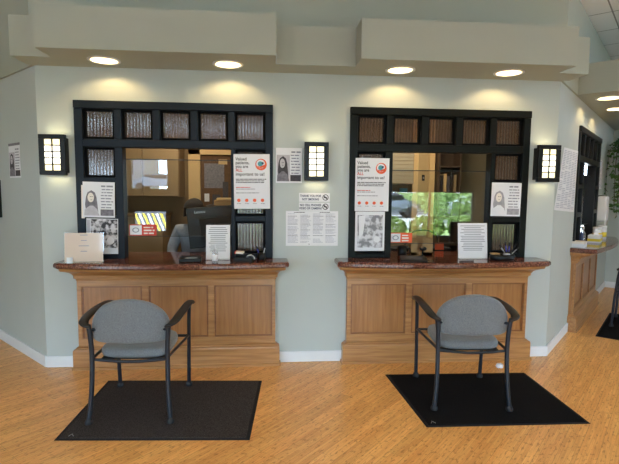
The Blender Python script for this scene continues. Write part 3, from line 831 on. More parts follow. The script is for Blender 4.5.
def cushion(name, outline, y_of, thick, m, parent, layers=((0, .80), (.12, .93), (.3, .985), (.5, 1.0), (.7, .985), (.88, .93), (1, .80)), centre=(0, 0)):
    """a padded slab: outline in (x,z) swept in y, with rounded rims; y_of(x) bends it"""
    mb = MB(); n = len(outline); vs = []
    for t, s in layers:
        for x, z in outline:
            s2 = 1 - (1 - s) * .35
            X_, Z_ = centre[0] + (x - centre[0]) * s2, centre[1] + (z - centre[1]) * s2
            vs.append((X_, y_of(X_) + (t - .5) * thick, Z_))
    L_ = len(layers); fs = [(i * n + k, i * n + (k + 1) % n, (i + 1) * n + (k + 1) % n, (i + 1) * n + k) for i in range(L_ - 1) for k in range(n)]
    # domed faces: concentric rings to the centre
    for base, sgn, off in ((0, -1, 0), ((L_ - 1) * n, 1, 0)):
        ring = base; prevstart = base
        for j, (q, dome) in enumerate(((.75, .35), (.5, .7), (.25, .93), (.04, 1))):
            st = len(vs)
            for x, z in outline:
                X_, Z_ = centre[0] + (x - centre[0]) * q * .93, centre[1] + (z - centre[1]) * q * .93
                vs.append((X_, y_of(X_) + sgn * (thick / 2 + dome * .008), Z_))
            fs += [(prevstart + k, prevstart + (k + 1) % n, st + (k + 1) % n, st + k) for k in range(n)]; prevstart = st
        fs.append(tuple(range(prevstart, prevstart + n)))
    mb.add(vs, fs, True); return mb.build(name, m, parent)


def smooth_path(P, k=6):
    P = [Vector(p) for p in P]; out = []
    for i in range(len(P) - 1):
        p0, p1, p2, p3 = P[max(i - 1, 0)], P[i], P[i + 1], P[min(i + 2, len(P) - 1)]
        for j in range(k):
            t = j / k; out.append(.5 * ((2 * p1) + (-p0 + p2) * t + (2 * p0 - 5 * p1 + 4 * p2 - p3) * t * t + (-p0 + 3 * p1 - 3 * p2 + p3) * t ** 3))
    out.append(P[-1]); return out


def make_chair():
    c = empty('waiting_chair', (0, 0, 0))
    for s in (-1, 1):
        MB().tube(smooth_path([(s * .256, -.287, .012), (s * .240, -.268, .20), (s * .236, -.254, .40), (s * .240, -.258, .55), (s * .250, -.262, .635)]), .0150, 12).build('leg', 'chairmetal', c)
        MB().tube(smooth_path([(s * .256, .285, .012), (s * .262, .272, .30), (s * .270, .250, .56), (s * .276, .235, .645)]), .0140, 12).build('leg', 'chairmetal', c)
    for (x, y) in ((-.256, -.287), (.256, -.287), (-.256, .285), (.256, .285)):
        leg = [k for k in c.children if k.name.startswith('leg')][[(-.256, -.287), (-.256, .285), (.256, -.287), (.256, .285)].index((x, y))]
        MB().lathe([(.020, 0), (.024, .006), (.024, .018), (.019, .030), (.0165, .034)], (x, y, 0), 16).build('foot_cap', 'rubber', leg)
    # arms: flat pads running forward from the rear legs, rear ends curling in to the frame
    for s in (-1, 1):
        P = smooth_path([(s * .240, -.270, .628), (s * .262, -.275, .640), (s * .284, -.240, .655), (s * .294, -.11, .672), (s * .294, .08, .678), (s * .290, .21, .668), (s * .286, .262, .648)], 5)
        n = len(P); R = [.0125 + .003 * math.sin(PI * i / (n - 1)) for i in range(n)]
        MB().tube(P, R, 12, sx=2.0, upv=(0, 0, 1)).build('armrest', 'chairarm', c)
    # under-seat frame
    f = MB(); f.tube(smooth_path([(-.234, -.254, .412), (-.19, -.235, .398), (0, -.225, .382), (.19, -.235, .398), (.234, -.254, .412)]), .010, 10)
    f.tube([(-.262, .255, .40), (.262, .255, .40)], .010, 10)
    for s in (-1, 1): f.tube([(s * .234, -.254, .415), (s * .262, .255, .40)], .010, 10)
    f.build('seat_frame', 'chairmetal', c)
    # seat cushion
    outl = []
    n = 44
    for k in range(n):
        t = 2 * PI * k / n; a, b = math.cos(t), math.sin(t)
        hw_ = .222 + .022 * b; outl.append((hw_ * math.copysign(abs(a) ** (2 / 4.0), a), .232 * math.copysign(abs(b) ** (2 / 4.0), b)))
    o = cushion('seat', outl, lambda x: 0, .058, 'fabric', c)
    # the slab was swept in y: lay it down
    o.rotation_euler = (PI / 2, 0, 0); o.location = (0, .018, .428)
    p = MB().box(-.2, .2, -.2, .2, .388, .400); p.build('seat_pan', 'black', c, bevel=.004)
    pts = superoval(52, .247, .800, .518, .598)
    cushion('backrest', pts, lambda x: -.268 + 1.1 * x * x * .9, .05, 'fabric', c, centre=(0, .64))
    for s in (-1, 1): MB().tube([(s * .246, -.262, .60), (s * .20, -.235, .60)], .009, 8).build('back_bracket', 'chairmetal', c)
    return c


ch = make_chair(); ch.location = (-.872, 3.225, .008); ch.rotation_euler.z = math.radians(-2)
tag(ch, 'grey upholstered armchair with black frame on the left charcoal mat', 'chair', 'grey waiting chairs at the counters')
c2 = copy_tree(ch); c2.location = (1.408, 3.25, .008); c2.rotation_euler.z = math.radians(-5.3)
tag(c2, 'grey upholstered armchair with black frame on the black mat at the right window', 'chair')
c3 = copy_tree(ch); p = FR.w(1.74, -.64); c3.location = (p[0], p[1], .008); c3.rotation_euler.z = FR.a + math.radians(1)
tag(c3, 'dark armchair cut off by the right edge of the photo', 'chair')


# ------------------------------------------------------------------ mats
def floor_mat_obj(corners, m, label, mark=None):
    cx = sum(p[0] for p in corners) / 4; cy = sum(p[1] for p in corners) / 4
    t = empty('floor_mat', (cx, cy, 0), 0, label, 'mat', 'dark floor mats under the chairs')
    def ring(k, z): return [((p[0] - cx) * k, (p[1] - cy) * k, z) for p in corners]
    r = MB(); loft(r, [ring(1, .0005), ring(.992, .005)]); r.build('rubber_border', 'matedge1', t)
    r = MB(); loft(r, [ring(.962, .005), ring(.958, .0085)]); r.build('pile', m, t)
    if mark:
        e = MB(); x, y = mark[0] - cx, mark[1] - cy
        e.tube([(x - .012, y - .012, .0095), (x, y + .014, .0095), (x + .016, y - .014, .0095)], .0018, 5); e.build('corner_mark', 'silver', t)
    return t


floor_mat_obj([(-1.275, 2.772), (-.115, 2.697), (-.055, 3.567), (-1.251, 3.644)], 'matgrey', 'charcoal speckled floor mat under the left chair', (-1.19, 2.815))
floor_mat_obj([(1.0, 2.772), (2.085, 2.745), (2.115, 3.591), (.945, 3.625)], 'matblack', 'deep black floor mat under the chair at the right window', (1.055, 2.82))
floor_mat_obj([FR.w(s_, -o_)[:2] for s_, o_ in ((.98, 1.17), (2.2, 1.17), (2.2, .27), (.98, .27))], 'matblack', 'black floor mat cut off by the right edge of the photo')

# crumpled paper on the floor
bm = bmesh.new(); bmesh.ops.create_icosphere(bm, subdivisions=3, radius=.027)
rnd = random.Random(4)
for v in bm.verts: v.co *= rnd.uniform(.72, 1.15); v.co.z = v.co.z * .8 + .021
zmin = min(v.co.z for v in bm.verts)
for v in bm.verts: v.co.z -= zmin; v.co.x *= 1.25
me = bpy.data.meshes.new('crumpled_paper'); bm.to_mesh(me); bm.free(); me.materials.append(M['paper'])
o = bpy.data.objects.new('crumpled_paper', me); COL.objects.link(o); o.location = (1.955, 3.70, 0.001)
tag(o, 'small crumpled white paper on the floor behind the right chair', 'paper')

# ------------------------------------------------------------------ things on the counters
CZ = .9155


def at(F, xw, yw): return (xw, yw, CZ)


def acrylic_holder(name, x0, x1, y, h, rz, label, insert='paper', rows=14, lean=.12, warm=False):
    t = empty(name, ((x0 + x1) / 2, y, CZ), rz, label, 'sign holder'); w = (x1 - x0) / 2
    R = Matrix.Rotation(-lean, 4, 'X')
    MB().box(-w + .004, w - .004, .0015, .003, .004, h - .004, R).build('printed_sheet', insert, t)
    a = MB(); a.box(-w, w, -.055, .0, 0, .002); a.box(-w, w, .0045, .006, 0, h, R)
    a.build('acrylic_stand', 'acrylic', t)
    s = MB(); rnd = random.Random(rows)
    for k in range(rows):
        z = h * (.9 - .72 * k / rows); x = -w * .8
        ww = w * rnd.uniform(.55, .82) if not warm else w * rnd.uniform(.1, .5)
        s.box(-ww, ww, -.0002+.0008, .0014, z, z + .0055, R)
    s.build('printed_text', 'inkgrey', t)
    return t


acrylic_holder('acrylic_sign', -1.60, -1.305, 3.775, .235, .06, 'landscape clear acrylic sign with pale tan sheet on the left counter end', insert='papertan', rows=4, lean=.1, warm=True)
acrylic_holder('acrylic_sign', -.527, -.322, 3.90, .292, .0, 'upright white printed sign in acrylic holder on the left counter', rows=13)
acrylic_holder('acrylic_sign', 1.634, 1.905, 3.895, .314, .0, 'upright white printed sign in acrylic holder on the right counter', rows=15)
# glued white tag on the landscape sign
tagp = MB().box(0, .045, 0, .0015, 0, .042).build('price_tag', 'paper'); tagp.location = (-1.575, 3.755, CZ); tagp.rotation_euler = (-.1, 0, .06)
tag(tagp, 'small white tag leaning on the lower left corner of the tan acrylic sign', 'tag')

# sanitiser bottle
t = empty('sanitizer_bottle', (-.425, 3.70, CZ), 0, 'small clear pump bottle in front of the left upright sign', 'bottle')
MB().lathe([(.020, 0), (.023, .004), (.023, .082), (.019, .096), (.009, .104), (.009, .112)], seg=20).build('bottle_body', 'bottle', t)
MB().lathe([(.0235, .02), (.0235, .07)], seg=20).build('bottle_label', 'paper', t)
m = MB().cyl((0, 0, .11), (0, 0, .126), .011, seg=14); m.cyl((0, 0, .126), (0, 0, .146), .004, seg=8); m.box(-.026, .010, -.006, .006, .146, .156); m.build('pump', 'paper', t, bevel=.001)

# card terminal, left counter
t = empty('card_terminal', (-.62, 3.80, CZ), .12, 'low dark card terminal with grey screen on the left counter', 'terminal')
R = Matrix.Rotation(.22, 4, 'X')
MB().box(-.10, .075, -.06, .06, 0, .03, None).build('terminal_body', 'black', t, bevel=.006)
MB().box(-.055, .045, -.045, .02, .031, .034).build('screen', 'screen', t)
MB().box(-.085, .06, .02, .05, .03, .042).build('keypad_ridge', 'matte_black', t, bevel=.003)


def pen(loc, rot, m, label, l=.14):
    t = empty('pen', loc, 0, label, 'pen'); t.rotation_euler = rot
    MB().cyl((0, 0, 0), (0, 0, l * .75), .0045, seg=10).build('barrel', m, t)
    MB().cyl((0, 0, l * .75), (0, 0, l), .0052, .004, seg=10).build('cap', 'black', t)
    MB().cyl((0, 0, -.012), (0, 0, 0), .001, .0045, seg=10).build('tip', 'silver', t)
    return t


# desk organiser, left counter
def organizer(x, y, rz, label):
    t = empty('desk_organizer', (x, y, CZ), rz, label, 'desk organizer')
    m = MB(); m.box(-.075, .075, -.045, .045, 0, .008); m.box(-.075, .075, -.045, -.040, .008, .038); m.box(-.075, .075, .040, .045, .008, .062)
    m.box(-.075, -.070, -.040, .040, .008, .052); m.box(.070, .075, -.040, .040, .008, .045); m.build('tray', 'black', t, bevel=.002)
    return t


organizer(-.205, 3.80, -.1, 'black desk tray with notes on the left counter beside the window frame')
t = empty('note_pad', (-.232, 3.806, CZ + .064), -.1, 'cream note pad lying on the black tray of the left counter', 'note pad')
MB().box(-.04, .025, -.045, .04, 0, .016).build('paper_block', 'paperwarm', t, bevel=.001, rot=(0, .05, 0)); MB().box(-.04, -.034, -.046, .041, -.001, .0175).build('glue_strip', 'red', t, rot=(0, .05, 0))
MB_ = MB().tube(smooth_path([(0, 0, .01), (.02, 0, .035), (.045, 0, .04), (.065, 0, .025), (.068, 0, .01)]), .006, 8, sx=2.2); o = MB_.build('tape_dispenser', 'silver')
o.location = (-.19, 3.775, CZ + .008); tag(o, 'small grey tape dispenser inside the black tray on the left counter', 'tape dispenser')
# pen cup with pens by the frame, left counter
t = empty('pen_cup', (-.065, 3.86, CZ), 0, 'round black pen cup at the foot of the left window frame', 'pen cup')
MB().lathe([(.030, 0), (.033, .003), (.035, .06), (.032, .06), (.029, .006)], seg=20).build('cup', 'black', t)
pen((-.078, 3.858, CZ + .02), (0, -.25, 0), 'bluepen', 'blue pen leaning left in the cup of the left counter', .10)
pen((-.052, 3.858, CZ + .02), (0, .2, 0), 'silver', 'silver pen standing in the cup of the left counter', .11)

# right counter
t = empty('pen_organizer', (1.985, 3.80, CZ), -.05, 'black rounded desk organizer full of pens on the right counter', 'desk organizer')
MB().lathe([(.078, 0), (.084, .006), (.088, .035), (.080, .05), (.074, .05), (.078, .012)], seg=28, squash=(1.25, .75)).build('tray', 'black', t)
MB().lathe([(.028, .0), (.030, .07), (.026, .07), (.024, .012)], (.055, .012, .004), 18).build('pen_holder', 'matte_black', t)
MB().box(-.10, -.03, -.02, .03, .05, .062).build('sponge_pad', 'cardboard', t, bevel=.005)
MB().ball((.02, -.035, .055), (.032, .018, .012)).build('grey_clip', 'silver', t)
for i, (dx, dy, rx, ry, m, lb, l) in enumerate(((.045, .01, .1, -.65, 'silver', 'pale pen leaning far left in the right pen organizer', .13), (.052, .014, .05, -.22, 'bluepen', 'blue pen leaning slightly left in the right pen organizer', .13),
                                             (.058, .008, -.05, .08, 'bluepen', 'upright blue pen in the right pen organizer', .12), (.062, .016, .1, .5, 'black', 'black pen leaning right in the right pen organizer', .13),
                                             (.066, .010, -.1, .85, 'silver', 'silver pen leaning farthest right in the right pen organizer', .12))):
    pen((1.985 + dx, 3.80 + dy, CZ + .03), (rx, ry, 0), m, lb, l)
pen((1.70, 3.725, CZ + .005), (0, -PI / 2, .1), 'black', 'black pen lying in front of the right upright sign', .13)
# signature pad
t = empty('signature_pad', (1.20, 3.77, CZ), -.18, 'flat black signature pad on the right counter', 'signature pad')
MB().add([(-.11, -.055, 0), (.11, -.055, 0), (.11, .065, 0), (-.11, .065, 0), (-.11, -.055, .012), (.11, -.055, .012), (.11, .065, .04), (-.11, .065, .04)],
         [(0, 3, 2, 1), (4, 5, 6, 7), (0, 1, 5, 4), (1, 2, 6, 5), (2, 3, 7, 6), (3, 0, 4, 7)]).build('pad_body', 'black', t, bevel=.004)
MB().add([(-.08, -.035, .0178), (.07, -.035, .0178), (.07, .035, .0345), (-.08, .035, .0345), (-.08, -.035, .0192), (.07, -.035, .0192), (.07, .035, .0359), (-.08, .035, .0359)],
         [(0, 3, 2, 1), (4, 5, 6, 7), (0, 1, 5, 4), (1, 2, 6, 5), (2, 3, 7, 6), (3, 0, 4, 7)]).build('pad_screen', 'printdark', t)
MB().tube(smooth_path([(.11, .0, .01), (.14, -.01, .006), (.17, .0, .006)]), .003, 6).build('stylus_cord', 'black', t)
# dark mug, cardboard box, webcam, orange pad behind the glass
t = empty('mug', (1.19, 4.08, CZ), 0, 'dark mug behind the orange sticker on the right counter', 'mug')
MB().lathe([(.036, 0), (.040, .004), (.041, .09), (.036, .09), (.034, .01)], seg=24).build('cup', 'black', t)
MB().tube(smooth_path([(.04, 0, .07), (.066, 0, .068), (.068, 0, .03), (.04, 0, .022)]), .005, 8).build('handle', 'black', t)
t = empty('cardboard_box', (1.38, 4.14, CZ), 0, 'open tan cardboard box behind the right service window opening', 'box')
m = MB(); m.box(-.10, -.045, -.04, -.036, 0, .13); m.box(.005, .10, -.04, -.036, 0, .155); m.box(-.10, .10, -.04, -.036, 0, .03)
m.box(-.10, .10, .036, .04, 0, .155); m.box(-.10, -.096, -.036, .036, 0, .13); m.box(.096, .10, -.036, .036, 0, .155); m.box(-.10, .10, -.036, .036, 0, .004)
m.build('box_walls', 'cardboard', t)
t = empty('webcam', (1.36, 4.02, CZ), .2, 'small black webcam in front of the cardboard box', 'webcam')
MB().lathe([(.03, 0), (.03, .008), (.008, .012), (.007, .055)], seg=16).build('stand', 'black', t); MB().ball((.004, 0, .072), (.034, .022, .02)).build('head', 'black', t)

# counter 3 things
def W3p(x, o_, z=CZ): return W3.w(x, -o_, z)


t = empty('white_box', W3p(.03, .02), W3.a, 'low white box at the near end of the far right countertop', 'box')
MB().box(-.07, .10, -.10, .03, 0, .055).build('box_body', 'paper', t, bevel=.004); MB().box(-.072, .102, -.102, .032, .04, .062).build('box_lid', 'paperwarm', t, bevel=.004)
t = empty('spray_bottle', W3p(.36, .04), 0, 'clear bottle with white cap behind the low white box at far right', 'bottle')
MB().lathe([(.028, 0), (.03, .01), (.03, .12), (.014, .15), (.012, .17)], seg=16).build('bottle_body', 'bottle', t); MB().cyl((0, 0, .17), (0, 0, .20), .014, seg=12).build('cap', 'paper', t)
t = empty('pump_bottle', W3p(.22, .05), 0, 'dark slim bottle standing on the far right countertop', 'bottle')
MB().lathe([(.018, 0), (.02, .01), (.02, .12), (.008, .14), (.007, .19)], seg=14).build('bottle_body', 'blueink', t); MB().cyl((0, 0, .19), (0, 0, .205), .011, seg=10).build('cap', 'black', t)
t = empty('tissue_box', W3p(.70, .12), W3.a, 'white and yellow tissue box on the far right countertop', 'tissue box')
MB().box(-.11, .11, -.06, .06, 0, .09).build('box_body', 'paper', t, bevel=.004); MB().box(-.112, .112, -.062, .062, .02, .05).build('yellow_band', 'yellowlabel', t)
b = bmesh.new(); bmesh.ops.create_cone(b, cap_ends=True, segments=9, radius1=.035, radius2=.005, depth=.07)
rnd = random.Random(9)
for v in b.verts: v.co += Vector((rnd.uniform(-.012, .012), rnd.uniform(-.012, .012), rnd.uniform(-.01, .01) + .12))
me = bpy.data.meshes.new('tissue'); b.to_mesh(me); b.free(); me.materials.append(M['paper']); o = bpy.data.objects.new('tissue', me); COL.objects.link(o); o.parent = t
for k, (x, o_, h, lb) in enumerate(((1.02, .10, .16, 'white wipes tub with yellow label left of the other tub on the far right countertop'), (1.22, .13, .17, 'white wipes tub with yellow label at the far end of the far right countertop'))):
    t = empty('wipes_tub', W3p(x, o_), 0, lb, 'tub')
    MB().lathe([(.045, 0), (.048, .004), (.048, h - .03), (.044, h - .025)], seg=20).build('tub_body', 'paper', t)
    MB().lathe([(.0485, .03), (.0485, .09)], seg=20).build('yellow_label', 'yellowlabel', t)
    MB().lathe([(.049, h - .03), (.049, h - .004), (.044, h), (.02, h + .004)], seg=20).build('lid', 'paper', t)
t = empty('paper_towel_dispenser', FR.w(2.76, 0, 1.05), FR.a, 'white dispenser on the angled wall beyond the far right window', 'dispenser')
MB().box(-.11, .11, -.12, -.001, .06, .40).build('housing', 'paper', t, bevel=.03, bseg=4)
MB().box(-.08, .10, -.10, -.095, -.08, .10).build('hanging_paper', 'paper', t, rot=(.05, .06, 0)); MB().box(-.06, .06, -.06, -.001, .37, .41).build('hook', 'black', t)

# hanging plant at the right edge
base = Vector((5.19, 6.13, 0))
t = empty('hanging_plant', (base.x, base.y, 1.98), 0, 'trailing green houseplant at the right edge of the photo', 'plant')
MB().lathe([(.09, 0), (.13, .16), (.135, .18), (.12, .18), (.1, .02)], seg=24).build('pot', 'white', t)
m = MB()
for k in range(3):
    a = 2 * PI * k / 3; m.tube([(math.cos(a) * .13, math.sin(a) * .13, .17), (0, 0, .8)], .003, 5)
m.tube([(0, 0, .8), (0, 0, H2 - 1.98)], .004, 5); m.build('hanger', 'silver', t)
rnd = random.Random(21); st = MB(); lf = MB()
for k in range(42):
    a = rnd.uniform(0, 2 * PI); r = rnd.uniform(.18, .42); L_ = rnd.uniform(.25, .95)
    P = smooth_path([(0, 0, .17), (math.cos(a) * r * .6, math.sin(a) * r * .6, .27), (math.cos(a) * r, math.sin(a) * r, .12), (math.cos(a + .15) * r * 1.05, math.sin(a + .15) * r * 1.05, .1 - L_)], 7)
    st.tube(P, .003, 4)
    for p in P[4:]:
        for q in range(3):
            d = Vector((rnd.uniform(-1, 1), rnd.uniform(-1, 1), rnd.uniform(-.8, .2))).normalized(); s_ = d.orthogonal().normalized(); l = rnd.uniform(.05, .085)
            n_ = d.cross(s_)
            lf.add([p, p + d * l * .4 + s_ * l * .32, p + d * l, p + d * l * .4 - s_ * l * .32, p + d * l * .5 + n_ * l * .1], [(0, 1, 4), (1, 2, 4), (2, 3, 4), (3, 0, 4)])
st.build('stems', 'bark', t); lf.build('foliage', 'plantleaf', t)

# ------------------------------------------------------------------ offices behind the windows
OY = 4.09
structure(MB().box(-3.4, .62, OY + 2.0, OY + 2.1, 0, 2.7).build('wall_office_left_back', 'tandark'))
structure(MB().box(.62, 4.2, OY + 2.0, OY + 2.1, 0, 2.7).build('wall_office_right_back', 'olive'))
structure(MB().box(.36, .44, OY, OY + 2.0, 0, 2.7).build('wall_partition', 'tan'))
structure(prism([(-1.85, OY), (2.5, OY), (4.75, OY + 2.1), (-4.1, OY + 2.1)], 2.62, 2.7).build('ceiling_office', 'tan'))
structure(prism([(-1.9, OY + .001), (2.55, OY + .001), (4.7, OY + 2.1), (-4.0, OY + 2.1)], .0005, .004).build('floor_office', 'officefloor'))
for x, e in ((-.9, 14.0), (1.7, 16.0)):
    t = empty('office_ceiling_lamp', (x, 5.1, 2.62), 0, 'flat office ceiling lamp behind the ' + ('left' if x < 0 else 'right') + ' service window', 'ceiling light')
    MB().box(-.3, .3, -.15, .15, -.03, 0).build('lamp_housing', 'white', t); MB().box(-.27, .27, -.12, .12, -.034, -.03).build('lamp_diffuser', 'panel_light', t)
    l = bpy.data.lights.new('office_lamp', 'AREA'); l.shape = 'RECTANGLE'; l.size = .5; l.size_y = .22; l.energy = e; l.color = (1, .84, .6)
    lo = bpy.data.objects.new('office_lamp', l); COL.objects.link(lo); lo.parent = t; lo.location = (0, 0, -.04)

# left office: overhead cabinet, door casing with notice board
t = empty('overhead_cabinet', (-1.75, 5.75, 1.40), 0, 'brown overhead cabinet behind the left service window', 'cabinet')
MB().box(-.6, .68, -.02, .33, 0, .75).build('body', 'tandark', t)
for x0, x1 in ((-.59, -.17), (-.16, .25), (.26, .67)): MB().box(x0, x1, -.04, -.02, .01, .74).build('door', 'cab', t, bevel=.003)
t = empty('lower_cabinet', (-1.75, 5.78, 0), 0, 'tan base cabinet below the overhead cabinet in the left office', 'cabinet')
MB().box(-.6, .5, -.18, .30, 0, 1.17).build('body', 'cab', t); MB().box(-.62, .52, -.2, .30, 1.17, 1.20).build('cabinet_top', 'tandark', t)
t = empty('door_casing', (-.69, 6.085, 0), 0, kind='structure'); t.name = 'trim_1'
m = MB(); m.box(-.33, -.18, -.03, 0, 0, 2.1); m.box(.21, .32, -.03, 0, 0, 2.1); m.box(-.33, .32, -.03, 0, 1.93, 2.1); m.build('casing', 'casing', t, bevel=.004)
t = empty('notice_board', (-.69, 6.06, 1.15), 0, 'brown notice board behind the seated person', 'notice board')
MB().box(-.17, .20, -.01, .02, 0, .76).build('board', 'cork', t)
for i, (x0, x1, z0, z1, m_, rt_) in enumerate(((-.13, .12, .36, .67, 'printgrey', .08), (-.13, -.07, .19, .29, 'paper', 0), (-.03, .07, .14, .28, 'printdark', 0), (.1, .17, .20, .44, 'printdark', .1), (.05, .16, .66, .72, 'casing', .3))):
    o = MB().box(x0, x1, 0, .001, z0, z1).build('pinned_paper', m_); o.location = (-.69, 6.046 - .001 * i, 1.15); o.rotation_euler = (0, 0, 0)
    tag(o, ['large grey paper pinned to the brown notice board', 'tiny white paper at the lower left of the notice board', 'small dark square print low on the notice board', 'tall dark print at the right of the notice board', 'small tan strip at the top of the notice board'][i], 'paper', 'papers on the notice board')
# low shelf with tan box behind the monitor
t = empty('file_cabinet', (-.52, 5.55, 0), 0, 'dark filing cabinet behind the monitor in the left office', 'cabinet')
MB().box(-.2, .32, -.2, .25, 0, 1.31).build('body', 'desk', t)
for z in (.04, .46, .88):
    d_ = MB().box(-.19, .31, -.215, -.2, z, z + .39).build('drawer', 'shelf', t, bevel=.003); MB().box(0, .12, -.23, -.215, z + .28, z + .30).build('handle', 'silver', d_)
t = empty('tan_file_box', (-.47, 5.48, 1.312), .05, 'tan cardboard box on the filing cabinet above the monitor', 'box')
MB().box(-.16, .2, -.1, .12, 0, .06).build('box_body', 'cardboard', t, bevel=.003); MB().box(-.13, .21, -.105, .125, .06, .085).build('box_lid', 'casing', t, bevel=.003)


def desk(cx, cy, label):
    t = empty('office_desk', (cx, cy, 0), 0, label, 'desk')
    MB().box(-.7, .7, -.30, .30, .73, .76).build('desktop', 'desk', t, bevel=.003)
    for x, y in ((-.67, -.27), (.67, -.27), (-.67, .27), (.67, .27)): MB().box(x - .02, x + .02, y - .02, y + .02, 0, .73).build('leg', 'black', t)
    MB().box(-.65, .65, -.26, -.245, .35, .73).build('modesty_panel', 'desk', t)


desk(-.86, 4.72, 'dark office desk under the monitor in the left office')
desk(1.45, 4.72, 'dark office desk in the right office')


def monitor(x, y, z, rz, w, h, label, brand=None, tilt=0):
    t = empty('monitor', (x, y, z), rz, label, 'monitor')
    zz = .19; R = Matrix.Translation((0, 0, zz)) @ Matrix.Rotation(tilt, 4, 'Y')
    MB().lathe([(.11, 0), (.11, .01), (.02, .014), (.018, .05)], seg=28, squash=(1, .8)).build('base', 'black', t)
    MB().box(-.025, .025, -.012, .012, .04, zz + h * .55).build('neck', 'black', t, bevel=.004)
    s = MB().box(-w / 2, w / 2, .014, .04, 0, h, R).build('screen_housing', 'black', t, bevel=.006)
    MB().box(-w / 2 + .01, w / 2 - .01, .0405, .0415, .012, h - .012, R).build('screen', 'screen', s)
    MB().box(-w * .28, w * .28, -.012, .014, h * .18, h * .72, R).build('rear_housing', 'matte_black', s, bevel=.008)
    if brand:
        l = lettering(brand, .034, -w / 2 + .045, .0125, zz + h - .045 + 0, t, 'silver', name='logo_lettering'); l.rotation_euler = (PI / 2, 0, 0)
        l.rotation_euler = (PI / 2, tilt, 0); l.location.z = zz + h - .052 + math.sin(tilt) * (w / 2 - .05)
    return t


monitor(-.50, 4.50, .76, .10, .50, .385, 'black monitor seen from behind, hiding the seated person face', 'Lenovo', tilt=-.085)
t = empty('desk_printer', (1.55, 4.62, .76), 0, 'low dark device with an arched black top behind the right shield', 'device')
MB().box(-.38, .28, -.1, .12, 0, .17).build('device_body', 'matte_black', t, bevel=.012)
MB().tube(smooth_path([(-.2, -.08, .20), (-.12, -.08, .33), (.02, -.08, .345), (.12, -.08, .30), (.14, -.08, .2)]), .008, 8).build('arched_bar', 'black', t)
o = MB().box(-.045, .045, 0, .004, 0, .07).build('sticky_note', 'orange'); o.location = (1.69, 4.49, .945 - .03); o.rotation_euler = (-.1, 0, 0)
tag(o, 'orange note stuck on the dark device behind the right window', 'note')

# right office: roller cabinet, column, bookcase
t = empty('overhead_cabinet', (1.35, 5.78, 1.58), 0, 'beige overhead cabinet with shutter front behind the right service window', 'cabinet')
MB().box(-.6, .46, 0, .30, 0, .5).build('body', 'cab', t)
m = MB()
for k in range(9): m.box(-.59, .45, -.014, 0, .01 + k * .047, .052 + k * .047)
m.build('shutter', 'shutter', t, bevel=.002)
o = MB().box(0, .09, 0, .05, 0, .05).build('teal_carton', 'teal'); o.location = (1.68, 5.9, 1.481); tag(o, 'tiny teal box under the beige overhead cabinet', 'box')
t = empty('wall_shelf', (1.35, 5.92, 1.44), 0, 'dark shelf under the beige overhead cabinet', 'shelf'); MB().box(-.6, .46, -.12, .165, 0, .04).build('board', 'shelf', t)
t = empty('column', (1.99, 5.95, 0), 0, kind='structure'); t.name = 'trim_2'
MB().box(-.135, .13, 0, .14, 0, 2.6).build('column_face', 'tan', t)
m = MB(); m.box(-.15, -.075, -.025, 0, 0, 2.6); m.box(.075, .145, -.025, 0, 0, 2.6); m.build('column_casing', 'casing', t, bevel=.004)
t = empty('light_switch', (1.99, 5.948, 1.63), 0, 'small dark light switch on the tan column', 'switch')
MB().box(-.018, .018, -.006, 0, 0, .075).build('switch_plate', 'matte_black', t, bevel=.002); MB().box(-.006, .006, -.014, -.006, .025, .05).build('toggle', 'silver', t)
t = empty('bookcase', (2.30, 5.93, 0), 0, 'dark bookcase right of the tan column in the right office', 'bookcase')
m = MB(); m.box(-.15, -.13, -.1, .15, 0, 2.3); m.box(.13, .15, -.1, .15, 0, 2.3); m.box(-.13, .13, .13, .15, 0, 2.3)
for z in (0, .4, .8, 1.15, 1.47, 1.80, 2.28): m.box(-.13, .13, -.1, .13, z, z + .02)
m.build('shelves', 'shelf', t)
rnd = random.Random(5)
for k in range(5):
    m_ = ['matte_black', 'casing', 'printdark', 'matte_black', 'cab'][k]
    b_ = MB().box(0, .035, 0, .16, 0, [.21, .23, .2, .24, .22][k]).build('binder', m_); b_.location = (2.19 + k * .044, 5.86, 1.4905)
    tag(b_, ['black binder nearest the tan column on the dark bookcase', 'cream binder between two dark binders on the dark bookcase', 'dark grey binder in the middle of the bookcase shelf', 'tallest black binder on the dark bookcase', 'tan binder farthest from the column on the dark bookcase'][k], 'binder', 'binders on the dark bookcase')

# ------------------------------------------------------------------ person behind the monitor
def skin_chain(verts, edges, radii, name, m, parent, sub=2, root=0):
    me = bpy.data.meshes.new(name); me.from_pydata(verts, edges, []); me.update()
    o = bpy.data.objects.new(name, me); COL.objects.link(o); o.parent = parent; me.materials.append(M[m])
    o.modifiers.new('skin', 'SKIN')
    if not me.skin_vertices: me.skin_vertices.new()
    for i, r in enumerate(radii):
        r = r if isinstance(r, tuple) else (r, r)
        me.skin_vertices[0].data[i].radius = r
    me.skin_vertices[0].data[root].use_root = True
    s = o.modifiers.new('sub', 'SUBSURF'); s.levels = sub; s.render_levels = sub
    o.modifiers['skin'].use_smooth_shade = True
    return o


pn = empty('person', (-.78, 5.02, -.065), PI, 'seated person with dark hair in a grey jacket, working behind the monitor', 'person')
